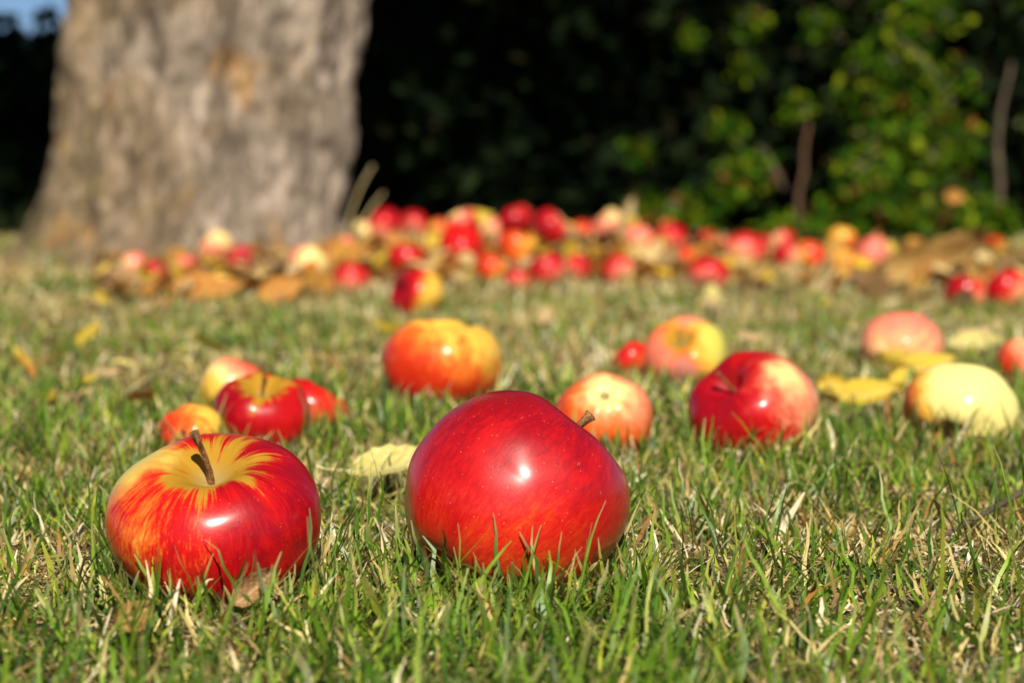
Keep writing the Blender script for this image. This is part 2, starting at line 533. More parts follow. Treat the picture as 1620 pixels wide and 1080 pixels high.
def hedges():
    # evergreen hedge plants in the deep shade of the tree, one beside the other
    spots = [(-1.55, 7.3, 'leftmost dark evergreen hedge shrub, mostly hidden behind the trunk'),
             (-0.55, 7.05, 'near black evergreen hedge shrub just right of the trunk'),
             (0.35, 7.15, 'near black evergreen hedge shrub in the middle, above the apple pile'),
             (1.30, 7.2, 'dark evergreen hedge shrub behind the bright green bush'),
             (2.25, 7.3, 'rightmost dark evergreen hedge shrub at the picture edge'),
             (-0.15, 8.1, 'added back row evergreen hedge shrub behind the near black ones right of the trunk'),  # back row added to close the sky gaps in the hedge
             (0.95, 8.2, 'added back row evergreen hedge shrub behind the left part of the green bush'),
             (2.0, 8.2, 'added back row evergreen hedge shrub behind the right part of the green bush')]
    for k, (x, y, lab) in enumerate(spots):
        h = 2.3 + 0.25 * math.sin(k * 2.1)
        if k == 0: h = 0.55
        cl, rd = [], []
        for z in np.arange(0.15, h, 0.28):
            w = 0.62 * (1 - 0.35 * (z / 2.6) ** 2)
            for _ in range(3):
                cl.append((rng.uniform(-0.2, 0.2), rng.uniform(-0.15, 0.15), z)); rd.append((w, 0.5, 0.26))
        stems = [((dx, 0, 0), (dx * 1.3, 0.05, h * 0.4), (dx * 2.2, 0, h * 0.8)) for dx in (-0.12, 0.03, 0.15)]
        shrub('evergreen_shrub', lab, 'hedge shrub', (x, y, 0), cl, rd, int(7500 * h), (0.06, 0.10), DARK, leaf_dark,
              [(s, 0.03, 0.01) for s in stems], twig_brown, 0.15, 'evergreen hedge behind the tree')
    # the sunlit bush on the right: leaf clumps round stems
    bx, by = 0.98, 6.05
    cl, rd = [], []
    r2 = np.random.default_rng(5)

    def clump(px, py, dep, r):
        w = at_depth(px, py, dep)
        cl.append((w.x - bx, w.y - by, w.z)); rd.append((r, r * 0.9, r * 0.85))
    for px, py, dep, r in ((1450, 30, 6.0, .13), (1400, 110, 5.9, .12), (1470, 140, 5.9, .13), (1410, 220, 5.8, .12), (1490, 220, 5.9, .11),
                           (1345, 160, 6.1, .05), (1300, 40, 6.4, .05), (1190, 40, 6.5, .05), (1180, 275, 5.8, .085), (1150, 300, 5.8, .05),
                           (1262, 170, 5.9, .04), (1380, 310, 5.7, .09), (1425, 350, 5.7, .07), (1480, 290, 5.8, .12), (1530, 340, 5.8, .08),
                           (1100, 345, 5.8, .08), (1050, 335, 6.0, .05), (1015, 330, 6.1, .03), (1300, 360, 5.8, .07), (1230, 365, 5.8, .05),
                           (1350, 270, 5.8, .05), (1340, 370, 5.7, .07), (1510, 365, 5.7, .07), (1580, 350, 5.9, .06),
                           (1180, 110, 6.5, .03), (1090, 60, 6.6, .02), (1690, 180, 6.0, .15), (1760, 260, 6.0, .22), (1430, -80, 6.1, .18),
                           (1520, -150, 6.2, .22), (1330, -140, 6.3, .15), (1700, -60, 6.2, .22), (1150, 200, 6.2, .04), (1010, 240, 6.3, .03)):
        clump(px, py, dep, r)
    stems = []

    def st(a, b, c, r0, r1):
        P = [at_depth(*a), at_depth(*b), at_depth(*c)]
        stems.append(([(p.x - bx, p.y - by, p.z) for p in P], r0, r1))
    st((1265, 390, 5.8), (1262, 300, 5.85), (1282, 190, 5.9), .030, .012)
    st((1590, 400, 5.9), (1565, 240, 5.9), (1600, 100, 6.0), .034, .014)
    st((1465, 392, 5.8), (1478, 330, 5.8), (1450, 250, 5.9), .026, .008)
    st((1420, 60, 5.85), (1475, 100, 5.7), (1505, 165, 5.75), .014, .008)
    st((1240, 300, 5.8), (1225, 250, 5.8), (1195, 232, 5.85), .020, .012)
    st((1390, 395, 5.9), (1400, 300, 5.95), (1380, 100, 6.1), .026, .010)
    stems = [(p_, a_ * 0.32, b_ * 0.3) for p_, a_, b_ in stems]
    sb = shrub('green_bush', 'bright green leafy bush with bare brown stems at the right behind the lawn', 'bush', (bx, by, 0), cl, rd, 7500,
               (0.015, 0.046), GREEN, leaf_green, stems, twig_grey, 0.1)
    sb.children[1].data.materials[0] = twig_brown
    # shrubs seen left of the trunk, beyond the tree
    for x, y, h, lab, n in ((-2.3, 9.0, 0.54, 'dark green shrub seen left of the trunk below the blue sky', 6500),
                            (-3.5, 10.2, 1.02, 'taller loose shrub at the left picture edge below the sky', 6500)):
        cl, rd = [], []
        for z in np.arange(0.1, h, 0.16):
            for _ in range(4):
                cl.append((rng.uniform(-0.7, 0.7), rng.uniform(-0.2, 0.2), z * rng.uniform(0.7, 0.95))); rd.append((0.35, 0.3, 0.16))
        shrub('garden_shrub', lab, 'shrub', (x, y, 0), cl, rd, n, (0.05, 0.09),
              [((0.07, 0.15, 0.025), 5), ((0.15, 0.24, 0.04), 3), ((0.28, 0.26, 0.09), 1)], leaf_green,
              [(((0, 0, 0), (0.05, 0, h * .4), (0.15, 0, h * .8)), 0.025, 0.01), (((-.1, 0, 0), (-.2, 0, h * .4), (-0.35, 0, h * .8)), 0.02, 0.008)],
              twig_brown, 0.2)


hedges()

# ------------------------------------------------------------------ apples
COL = dict(red=(0.53, 0.007, 0.006), deep=(0.27, 0.002, 0.008), scarlet=(0.60, 0.036, 0.008), orange=(0.68, 0.125, 0.014),
           yellow=(0.74, 0.43, 0.055), cream=(0.80, 0.60, 0.22), pale=(0.80, 0.68, 0.23), ochre=(0.36, 0.19, 0.014), pink=(0.74, 0.19, 0.13),
           green=(0.52, 0.48, 0.08), brown=(0.30, 0.14, 0.05), rot=(0.45, 0.24, 0.09), dark=(0.05, 0.02, 0.015), salmon=(0.76, 0.26, 0.13))


def apple_material(name, q, ground='yellow', mid='orange', red='red', deep='deep', blush=(0, 0, -1), amt=0.9, bias=0.5, streak=0.5,
                   cav=None, cav_r=0.5, patches=(), rough=0.3, dots=0.35, seed=0.0, coat=0.19, coat_w=0.4):
    """skin: ground colour, streaked red blush towards a world direction, cavity colour, patches; q turns local to world"""
    t = NT(name)
    P = t.coord('Object')
    D = t.vmath('NORMALIZE', P)
    s = t.n.new('ShaderNodeSeparateXYZ'); t.put(s.inputs[0], P)
    rho = t.math('SQRT', t.math('ADD', t.math('MULTIPLY', s.outputs[0], s.outputs[0]), t.math('MULTIPLY', s.outputs[1], s.outputs[1])))
    inv = t.math('DIVIDE', 1.0, t.math('MAXIMUM', rho, 0.08))
    lx = t.math('MULTIPLY', s.outputs[0], inv); ly = t.math('MULTIPLY', s.outputs[1], inv)
    c = t.n.new('ShaderNodeCombineXYZ')
    t.put(c.inputs[0], lx); t.put(c.inputs[1], ly); t.put(c.inputs[2], t.math('ADD', t.math('MULTIPLY', s.outputs[2], 0.42), seed))
    broad = t.noise(c.outputs[0], 3.6, 3, 0.55, 0.15)
    c2 = t.n.new('ShaderNodeCombineXYZ')
    t.put(c2.inputs[0], lx); t.put(c2.inputs[1], ly); t.put(c2.inputs[2], t.math('ADD', t.math('MULTIPLY', s.outputs[2], 0.40), seed + 3))
    fine = t.noise(c2.outputs[0], 18.0, 4, 0.62, 0.1)
    c3 = t.n.new('ShaderNodeCombineXYZ')
    t.put(c3.inputs[0], lx); t.put(c3.inputs[1], ly); t.put(c3.inputs[2], t.math('ADD', t.math('MULTIPLY', s.outputs[2], 0.3), seed + 7))
    hair = t.noise(c3.outputs[0], 42.0, 3, 0.6, 0.2)
    mott = t.noise(t.vmath('ADD', P, (seed, 1, 2)), 4.5, 3)
    speck = t.noise(t.vmath('ADD', P, (seed, 5, 2)), 38.0, 3, 0.6)
    bl = q.inverted() @ Vector(blush).normalized()
    m = t.math('ADD', t.math('MULTIPLY', t.vmath('DOT_PRODUCT', D, tuple(bl)), amt * 0.5), bias)
    m = t.math('ADD', m, t.math('MULTIPLY', t.math('SUBTRACT', broad, 0.5), streak * 1.5))
    m = t.math('ADD', m, t.math('MULTIPLY', t.math('SUBTRACT', fine, 0.5), streak * 1.5))
    m = t.math('ADD', m, t.math('MULTIPLY', t.math('SUBTRACT', mott, 0.5), 0.25))
    m = t.math('ADD', m, t.math('MULTIPLY', t.math('SUBTRACT', speck, 0.5), 0.22))
    m = t.math('ADD', m, t.math('MULTIPLY', t.math('SUBTRACT', hair, 0.5), streak * 1.3))
    skin = t.ramp(m, [(0.14, COL[ground]), (0.36, COL[mid]), (0.58, COL[red]), (0.95, COL[deep])])
    if cav:
        e = t.math('ADD', rho, t.math('MULTIPLY', t.math('SUBTRACT', fine, 0.5), cav_r * 0.8))
        e = t.math('ADD', e, t.math('MULTIPLY', t.math('SUBTRACT', hair, 0.5), cav_r * 0.9))
        e = t.math('ADD', e, t.math('MULTIPLY', t.math('SUBTRACT', mott, 0.5), cav_r * 0.9))
        e = t.math('ADD', e, t.math('MULTIPLY', t.math('SUBTRACT', broad, 0.5), cav_r * 2.2))
        top = t.smooth(s.outputs[2], 0.0, 0.15)
        f = t.math('MULTIPLY', t.smooth(e, cav_r * 0.8, cav_r * 1.25, 1.0, 0.0), top)
        skin = t.mix(f, skin, COL[cav])
        g = t.math('MULTIPLY', t.smooth(rho, 0.05, 0.24, 0.75, 0.0), top)
        skin = t.mix(g, skin, (0.30, 0.22, 0.08))
    for dirw, rad, colr, soft in patches:
        dl = q.inverted() @ Vector(dirw).normalized()
        dd = t.math('ADD', t.vmath('DISTANCE', D, tuple(dl)), t.math('MULTIPLY', t.math('SUBTRACT', mott, 0.5), soft))
        skin = t.mix(t.smooth(dd, rad - soft * 0.5, rad + soft * 0.5, 1.0, 0.0), skin, COL[colr] if isinstance(colr, str) else colr)
    # small russet scuffs
    sc1 = t.noise(t.vmath('ADD', P, (seed * 2.3, 9, 4)), 7.0, 4, 0.6, 0.4)
    skin = t.mix(t.smooth(sc1, 0.69, 0.74, 0.0, 0.55), skin, (0.24, 0.12, 0.05))
    # small pale lenticels
    vd = t.voronoi(P, 19.0)
    vs = t.voronoi(P, 19.0, 'Color')
    sv = t.n.new('ShaderNodeSeparateXYZ'); t.t.links.new(vs, sv.inputs[0])
    dot = t.smooth(vd, 0.045, 0.095, dots, 0.0)
    dot = t.math('MULTIPLY', dot, t.smooth(sv.outputs[0], 0.2, 0.4))
    skin = t.mix(dot, skin, (0.75, 0.5, 0.3))
    rg = t.math('ADD', t.math('ADD', t.math('MULTIPLY', speck, 0.16), t.math('MULTIPLY', mott, 0.14)), rough - 0.03)
    if cav:
        rg = t.math('ADD', rg, t.math('MULTIPLY', f, 0.4), clamp=True)
        t.put(t.b.inputs['Coat Weight'], t.math('MULTIPLY', t.math('SUBTRACT', 1.0, f), 0.4))
    t.set(Base_Color=skin, Roughness=rg)
    t.b.inputs['Specular IOR Level'].default_value = 0.13
    if not cav: t.b.inputs['Coat Weight'].default_value = coat_w
    t.b.inputs['Coat Roughness'].default_value = coat
    t.b.inputs['Coat IOR'].default_value = 1.45
    t.bump(t.math('ADD', t.math('MULTIPLY', speck, 0.5), t.math('MULTIPLY', dot, -0.8)), 0.06, 0.02)
    return t.m


def apple_shape(H=0.84, d1=0.42, w1=0.36, d2=0.18, w2=0.3, taper=0.08, lob=0.025, skew=(0, 0), saddle=0.0, sph=0.0, nu=64, nv=48, seed=0):
    """unit-radius apple, stem cavity at +z"""
    t = np.linspace(0, math.pi, nv)
    ph = np.linspace(0, 2 * math.pi, nu, endpoint=False)
    T, PH = np.meshgrid(t, ph, indexing='ij')
    st, ct = np.sin(T), np.cos(T)
    r = st ** 0.92 * (1 + taper * ct)
    z = H * np.sign(ct) * np.abs(ct) ** 0.92
    z = z - d1 * np.exp(-(r / w1) ** 2) * (ct > 0) + d2 * np.exp(-(r / w2) ** 2) * (ct < 0)
    wt = np.exp(-((T - 0.75) / 0.5) ** 2)
    wb = np.exp(-((T - 2.5) / 0.45) ** 2)
    rs = np.random.default_rng(100 + seed)
    a5, a2 = rs.uniform(0, 6.28, 2)
    z = z + wt * (lob * np.cos(5 * PH + a5) + 0.6 * lob * np.cos(3 * PH + a2) + saddle * np.cos(2 * (PH - sph)))
    z = z - wb * lob * 1.3 * np.cos(5 * PH + a5 + 0.5)
    r = r * (1 + lob * 0.8 * np.cos(5 * PH + a5) * st * (0.4 + 0.6 * (ct < 0)) + lob * 0.7 * np.cos(2 * PH + a2) * st)
    x, y = r * np.cos(PH), r * np.sin(PH)
    z = z + (skew[0] * x + skew[1] * y) * np.clip(ct + 0.4, 0, 1)
    v = np.stack([x, y, z], -1)
    low = (fbm(v.reshape(-1, 3) * 1.6 + 11 + seed, seed, 2).reshape(T.shape) - 0.5) * 0.06
    v = v * (1 + low[..., None] * np.clip(r * 3, 0, 1)[..., None])
    v[0] = v[0].mean(0); v[-1] = v[-1].mean(0)
    inner = v[1:-1].reshape(-1, 3)
    m = nv - 2
    i = np.arange(m - 1)[:, None] * nu + np.arange(nu)[None]
    j = np.arange(m - 1)[:, None] * nu + (np.arange(nu)[None] + 1) % nu
    q = np.stack([i, i + nu, j + nu, j], -1).reshape(-1, 4)
    V = np.concatenate([inner, v[0, :1], v[-1, :1]])
    k = np.arange(nu); e = (m - 1) * nu
    tr = np.concatenate([np.stack([np.full(nu, m * nu), k, (k + 1) % nu], 1), np.stack([np.full(nu, m * nu + 1), e + (k + 1) % nu, e + k], 1)])
    return V, q, tr, v[0, 0, 2], v[-1, 0, 2]


def stem_material():
    t = NT('apple_stem')
    co = t.coord('Object')
    n = t.noise(t.scaled(co, (1, 1, 0.3)), 16, 4, 0.6)
    c = t.ramp(n, [(0.3, (0.06, 0.022, 0.007)), (0.55, (0.25, 0.105, 0.03)), (0.75, (0.42, 0.24, 0.09))])
    t.set(Base_Color=c, Roughness=0.75)
    t.bump(n, 0.5, 0.03)
    return t.m


stem_mat = stem_material()
t_ = NT('calyx'); t_.set(Base_Color=t_.ramp(t_.noise(t_.coord('Object'), 20, 3), [(0.35, (0.04, 0.05, 0.015)), (0.65, (0.20, 0.20, 0.07))]), Roughness=0.9)
calyx_mat = t_.m
APPLES = []      # (centre, radius, rotation, height) used to push the grass aside


def apple(label, cx, w, yb=None, cy=None, d=0.065, axis=(0, -0.2, 1), spin=0.0, group=None, sink=0.003, stem=None, calyx=False, detail=1,
          shape=None, top=None, **mat):
    """w: seen width in photo pixels; yb: pixel row of the contact with the ground, or cy and d: centre row and real diameter"""
    shape = dict(shape or {})
    nu, nv = {0: (36, 28), 1: (64, 48), 2: (144, 112)}[detail]
    k = len(APPLES)
    V, Q, T, ztop, zbot = apple_shape(nu=nu, nv=nv, seed=k, **shape)
    q = Vector((0, 0, 1)).rotation_difference(Vector(axis).normalized()) @ Quaternion((0, 0, 1), spin)
    RM = np.array(q.to_matrix())
    W = V @ RM.T
    if top is not None:
        for _ in range(6):
            g = on_ground(cx, yb); dep = g.y * cp - (g.z - CAM_H) * sp
            rad = w / F * dep / (W[:, 0].max() - W[:, 0].min())
            py = project(W * rad + np.array((g.x, g.y, g.z - sink - W[:, 2].min() * rad)))[1]
            W[:, 2] *= 1 + 0.9 * ((py.max() - top) / (py.max() - py.min()) - 1)
        V = W @ RM
        ztop, zbot = V[-2, 2], V[-1, 2]
    low, wid = W[:, 2].min(), W[:, 0].max() - W[:, 0].min()
    if yb is not None:
        g = on_ground(cx, yb)
        dep = g.y * cp - (g.z - CAM_H) * sp
        rad = w / F * dep / wid
        c = Vector((g.x, g.y, g.z - sink - low * rad))
    else:
        dep = F * d / w
        rad = d / wid
        c = at_depth(cx, cy, dep)
    c.x -= (W[:, 0].max() + W[:, 0].min()) / 2 * rad
    base = (c.x, c.y, c.z + low * rad)
    root = empty('apple', base)
    tag(root, label, 'apple', group)
    me = mesh_np('apple_skin', V, Q, T)
    mt = apple_material('apple_skin_%d' % k, q, seed=k * 1.7, **mat)
    parts = [link('skin', me, mt, root)]
    if stem:
        L, r0, bend = stem
        zz = np.linspace(0, 1, 14)
        pts = np.stack([bend[0] * zz ** 2, bend[1] * zz ** 2, ztop - 0.05 + (L + 0.05) * zz], 1)
        rr = r0 * (1 - 0.25 * np.sin(zz * 2.6)) * (1 + 0.5 * np.clip(zz - 0.78, 0, 1) / 0.22 * 1.0)
        sv, sq, st_ = tube(pts, rr, 14, 0.12, k)
        parts.append(link('stem', mesh_np('apple_stem', sv, sq, st_), stem_mat, root))
    if calyx:
        vv, tt = [], []
        for a in range(5):
            an = a * 2 * math.pi / 5
            u = np.array([math.cos(an), math.sin(an), 0]); s = np.array([-u[1], u[0], 0])
            b = len(vv)
            vv += [u * 0.07 - s * 0.05 + (0, 0, zbot + 0.015), u * 0.07 + s * 0.05 + (0, 0, zbot + 0.015), u * 0.10 + (0, 0, zbot - 0.07), u * 0.03 + (0, 0, zbot - 0.12)]
            tt += [(b, b + 1, b + 2), (b, b + 2, b + 3), (b + 1, b + 3, b + 2)]
        parts.append(link('calyx', mesh_np('apple_calyx', vv, None, tt), calyx_mat, root))
    for o in parts:
        o.location = (0, 0, c.z - base[2]); o.rotation_mode = 'QUATERNION'; o.rotation_quaternion = q; o.scale = (rad,) * 3
    APPLES.append((np.array(c), rad, RM, shape.get('H', 0.84)))
    if detail:
        px, py = project(W * rad + np.array(c))
        print('APPLE %-50s x %4d-%4d y %4d-%4d d=%.3f Z=%.2f z0=%.3f' % (label[:50], px.min(), px.max(), py.min(), py.max(), 2 * rad, dep, base[2]))
    return root


# --- the two in front
apple('red and yellow streaked apple standing in the grass with its long stem up', 340, 340, yb=948, top=685, axis=(-0.035, -0.44, 0.89), spin=0.4, detail=2,
      sink=0.002, stem=(0.53, 0.037, (-0.09, 0.08)), shape=dict(H=0.80, d1=0.33, w1=0.30, taper=0.05, lob=0.016),
      ground='yellow', mid='orange', red='red', deep='deep', blush=(0.70, 0.0, 0.10), amt=0.50, bias=0.66, streak=0.44,
      cav='ochre', cav_r=0.44, rough=0.27, dots=0.4, patches=[((-0.80, 0.0, 0.58), 0.40, (0.64, 0.47, 0.09), 0.45)])
apple('largest apple, solid red, lying on its side with a short stem stub upper right', 818, 358, yb=938, top=617, axis=(0.64, 0.31, 0.70), spin=0.0, detail=2,
      sink=0.003, stem=(0.46, 0.045, (0.03, 0.0)), shape=dict(H=0.97, d1=0.36, w1=0.36, taper=0.03, lob=0.010, saddle=0.03, sph=0.1, skew=(0.0, 0.0)),
      ground='orange', mid='scarlet', red='red', deep='deep', blush=(0.2, 0.3, 0.95), amt=0.85, bias=0.66, streak=0.36, rough=0.34, dots=0.6, coat=0.25, coat_w=0.75)
# --- middle distance
apple('red apple with a cream patch and its stem hollow turned left, right of the middle', 1191, 206, yb=728, top=555, axis=(-0.62, -0.42, 0.62), stem=(0.5, 0.03, (0, 0)),
      ground='cream', mid='salmon', red='red', deep='deep', blush=(-0.7, -0.1, 0.1), amt=0.75, bias=0.62, streak=0.3, detail=1,
      shape=dict(H=0.88, d1=0.42, w1=0.30), patches=[((0.50, -0.60, 0.42), 0.46, 'salmon', 0.8), ((0.44, -0.60, 0.62), 0.27, 'cream', 0.5)], rough=0.26)
apple('orange red apple showing its pale blossom end, close behind the largest apple', 955, 157, yb=724, top=588, axis=(0.0, 0.72, -0.62), calyx=True,
      ground='salmon', mid='orange', red='scarlet', deep='red', blush=(-0.4, 0.5, -0.7), amt=0.8, bias=0.52, streak=0.25, shape=dict(H=0.86, d2=0.14, w2=0.2), rough=0.4, patches=[((0.05, -0.68, 0.72), 0.55, 'cream', 0.7)])
apple('yellow topped apple with orange red lower half, upright behind the largest apple', 700, 190, yb=641, axis=(0.02, -0.06, 1), spin=1.0,
      ground='yellow', mid='orange', red='scarlet', deep='red', blush=(-0.45, -0.1, -0.8), amt=1.1, bias=0.47, streak=0.45, shape=dict(H=0.80, d1=0.42, saddle=0.04, sph=0.9), rough=0.25)
apple('dark red apple with a yellow stem hollow and brown stem, behind the streaked apple', 415, 152, yb=714, top=588, axis=(0.05, -0.38, 0.92), stem=(0.75, 0.035, (0.05, 0.1)),
      ground='orange', mid='scarlet', red='red', deep='deep', blush=(-0.6, -0.5, 0.3), amt=0.5, bias=0.68, streak=0.35, cav='ochre', cav_r=0.52, shape=dict(H=0.82), rough=0.22)
apple('plain red apple touching the right side of the dark red one', 492, 118, yb=686, top=598, axis=(0.5, 0.2, 0.8), ground='orange', mid='scarlet', red='red', deep='deep',
      blush=(-0.8, 0, 0.2), amt=0.6, bias=0.6, streak=0.4, shape=dict(H=0.80), rough=0.34)
apple('cream and yellow apple with red shoulder behind the dark red one', 368, 106, yb=660, axis=(0.3, 0.6, 0.7), ground='yellow', mid='cream', red='salmon', deep='red',
      blush=(0.75, 0.3, 0.75), amt=1.25, bias=0.34, streak=0.2, shape=dict(H=0.9), rough=0.4)
apple('small orange apple with a black spot behind the streaked apple', 302, 106, yb=722, top=638, axis=(0.2, 0.4, -0.8), ground='yellow', mid='orange', red='scarlet', deep='red',
      blush=(-0.8, -0.1, -0.3), amt=0.7, bias=0.40, streak=0.35, shape=dict(H=0.74), patches=[((-0.10, -0.93, 0.10), 0.12, 'dark', 0.12), ((-0.1, -0.93, 0.12), 0.06, 'dark', 0.05)], rough=0.45)
apple('yellow green apple with a pinkish bruise and pink top, middle distance', 1085, 132, yb=616, axis=(-0.25, -0.62, 0.66), spin=2.0, stem=(0.4, 0.03, (0, 0)),
      ground='green', mid='yellow', red='orange', deep='pink', blush=(-0.85, -0.3, -0.25), amt=0.95, bias=0.42, streak=0.3, cav='ochre', cav_r=0.4,
      shape=dict(H=0.86, d1=0.36), patches=[((0.15, 0.25, 0.95), 0.55, 'pink', 0.5), ((-0.15, -0.93, -0.30), 0.34, (0.50, 0.17, 0.13), 0.3)], rough=0.42)
apple('small red apple just left of the bruised yellow green one', 998, 62, yb=608, top=540, axis=(-0.4, 0.2, 0.7), ground='orange', mid='scarlet', red='red', deep='deep',
      blush=(-0.5, 0, 0), amt=0.4, bias=0.55, streak=0.3, rough=0.45)
apple('round pale pink apple behind the bright yellow leaves', 1427, 132, yb=598, top=493, axis=(0.2, 0.7, 0.4), ground='cream', mid='salmon', red='pink', deep='red',
      blush=(0.1, 0.6, 0.9), amt=0.6, bias=0.42, streak=0.3, shape=dict(H=0.92), rough=0.48)
apple('pale yellow apple with a red left edge and brown soft spot, at the right', 1521, 182, yb=712, top=574, axis=(0.35, 0.65, 0.55), ground='pale', mid='yellow', red='orange', deep='red',
      blush=(-0.95, 0.30, -0.25), amt=1.7, bias=-0.06, streak=0.18, shape=dict(H=0.84), patches=[((-0.42, -0.75, -0.42), 0.36, 'rot', 0.16)], rough=0.42)
apple('salmon red apple cut off by the right picture edge', 1622, 90, yb=612, axis=(0.4, 0.3, 0.7), ground='cream', mid='salmon', red='scarlet', deep='red',
      blush=(-0.8, -0.1, -0.5), amt=0.7, bias=0.40, streak=0.25, rough=0.4)
PG = 'windfall apples lying under the tree'
apple('left one of the two touching red apples near the right picture edge', 1527, 66, yb=490, group=PG, axis=(0.3, 0.4, 0.8), ground='cream', mid='salmon', red='red', deep='deep', blush=(-0.4, 0.2, 0.7), amt=0.8, bias=0.62, streak=0.3)
apple('right one of the two touching red apples near the right picture edge', 1592, 72, yb=488, group=PG, axis=(-0.4, 0.4, 0.6), ground='cream', mid='salmon', red='red', deep='deep', blush=(-0.6, 0.2, 0.5), amt=0.8, bias=0.58, streak=0.3)
# --- windfalls round the trunk: label, x, width, row (contact if > 0 else centre), real diameter, kind, blush, axis
KIND = {
    'deep': dict(ground='scarlet', mid='red', red='red', deep='deep', bias=0.66, amt=0.4, streak=0.3, rough=0.24),
    'red': dict(ground='cream', mid='pink', red='red', deep='deep', bias=0.56, amt=0.8, streak=0.35, rough=0.44, coat=0.3),
    'pale': dict(ground='cream', mid='cream', red='salmon', deep='red', bias=0.36, amt=1.1, streak=0.3, rough=0.38),
    'yellow': dict(ground='yellow', mid='yellow', red='orange', deep='scarlet', bias=0.34, amt=0.9, streak=0.35, rough=0.3),
    'orange': dict(ground='yellow', mid='orange', red='scarlet', deep='red', bias=0.44, amt=0.7, streak=0.4, rough=0.3),
    'pink': dict(ground='cream', mid='salmon', red='pink', deep='red', bias=0.46, amt=0.7, streak=0.35, rough=0.42),
    'half': dict(ground='yellow', mid='yellow', red='red', deep='deep', bias=0.5, amt=1.6, streak=0.2, rough=0.24),
}
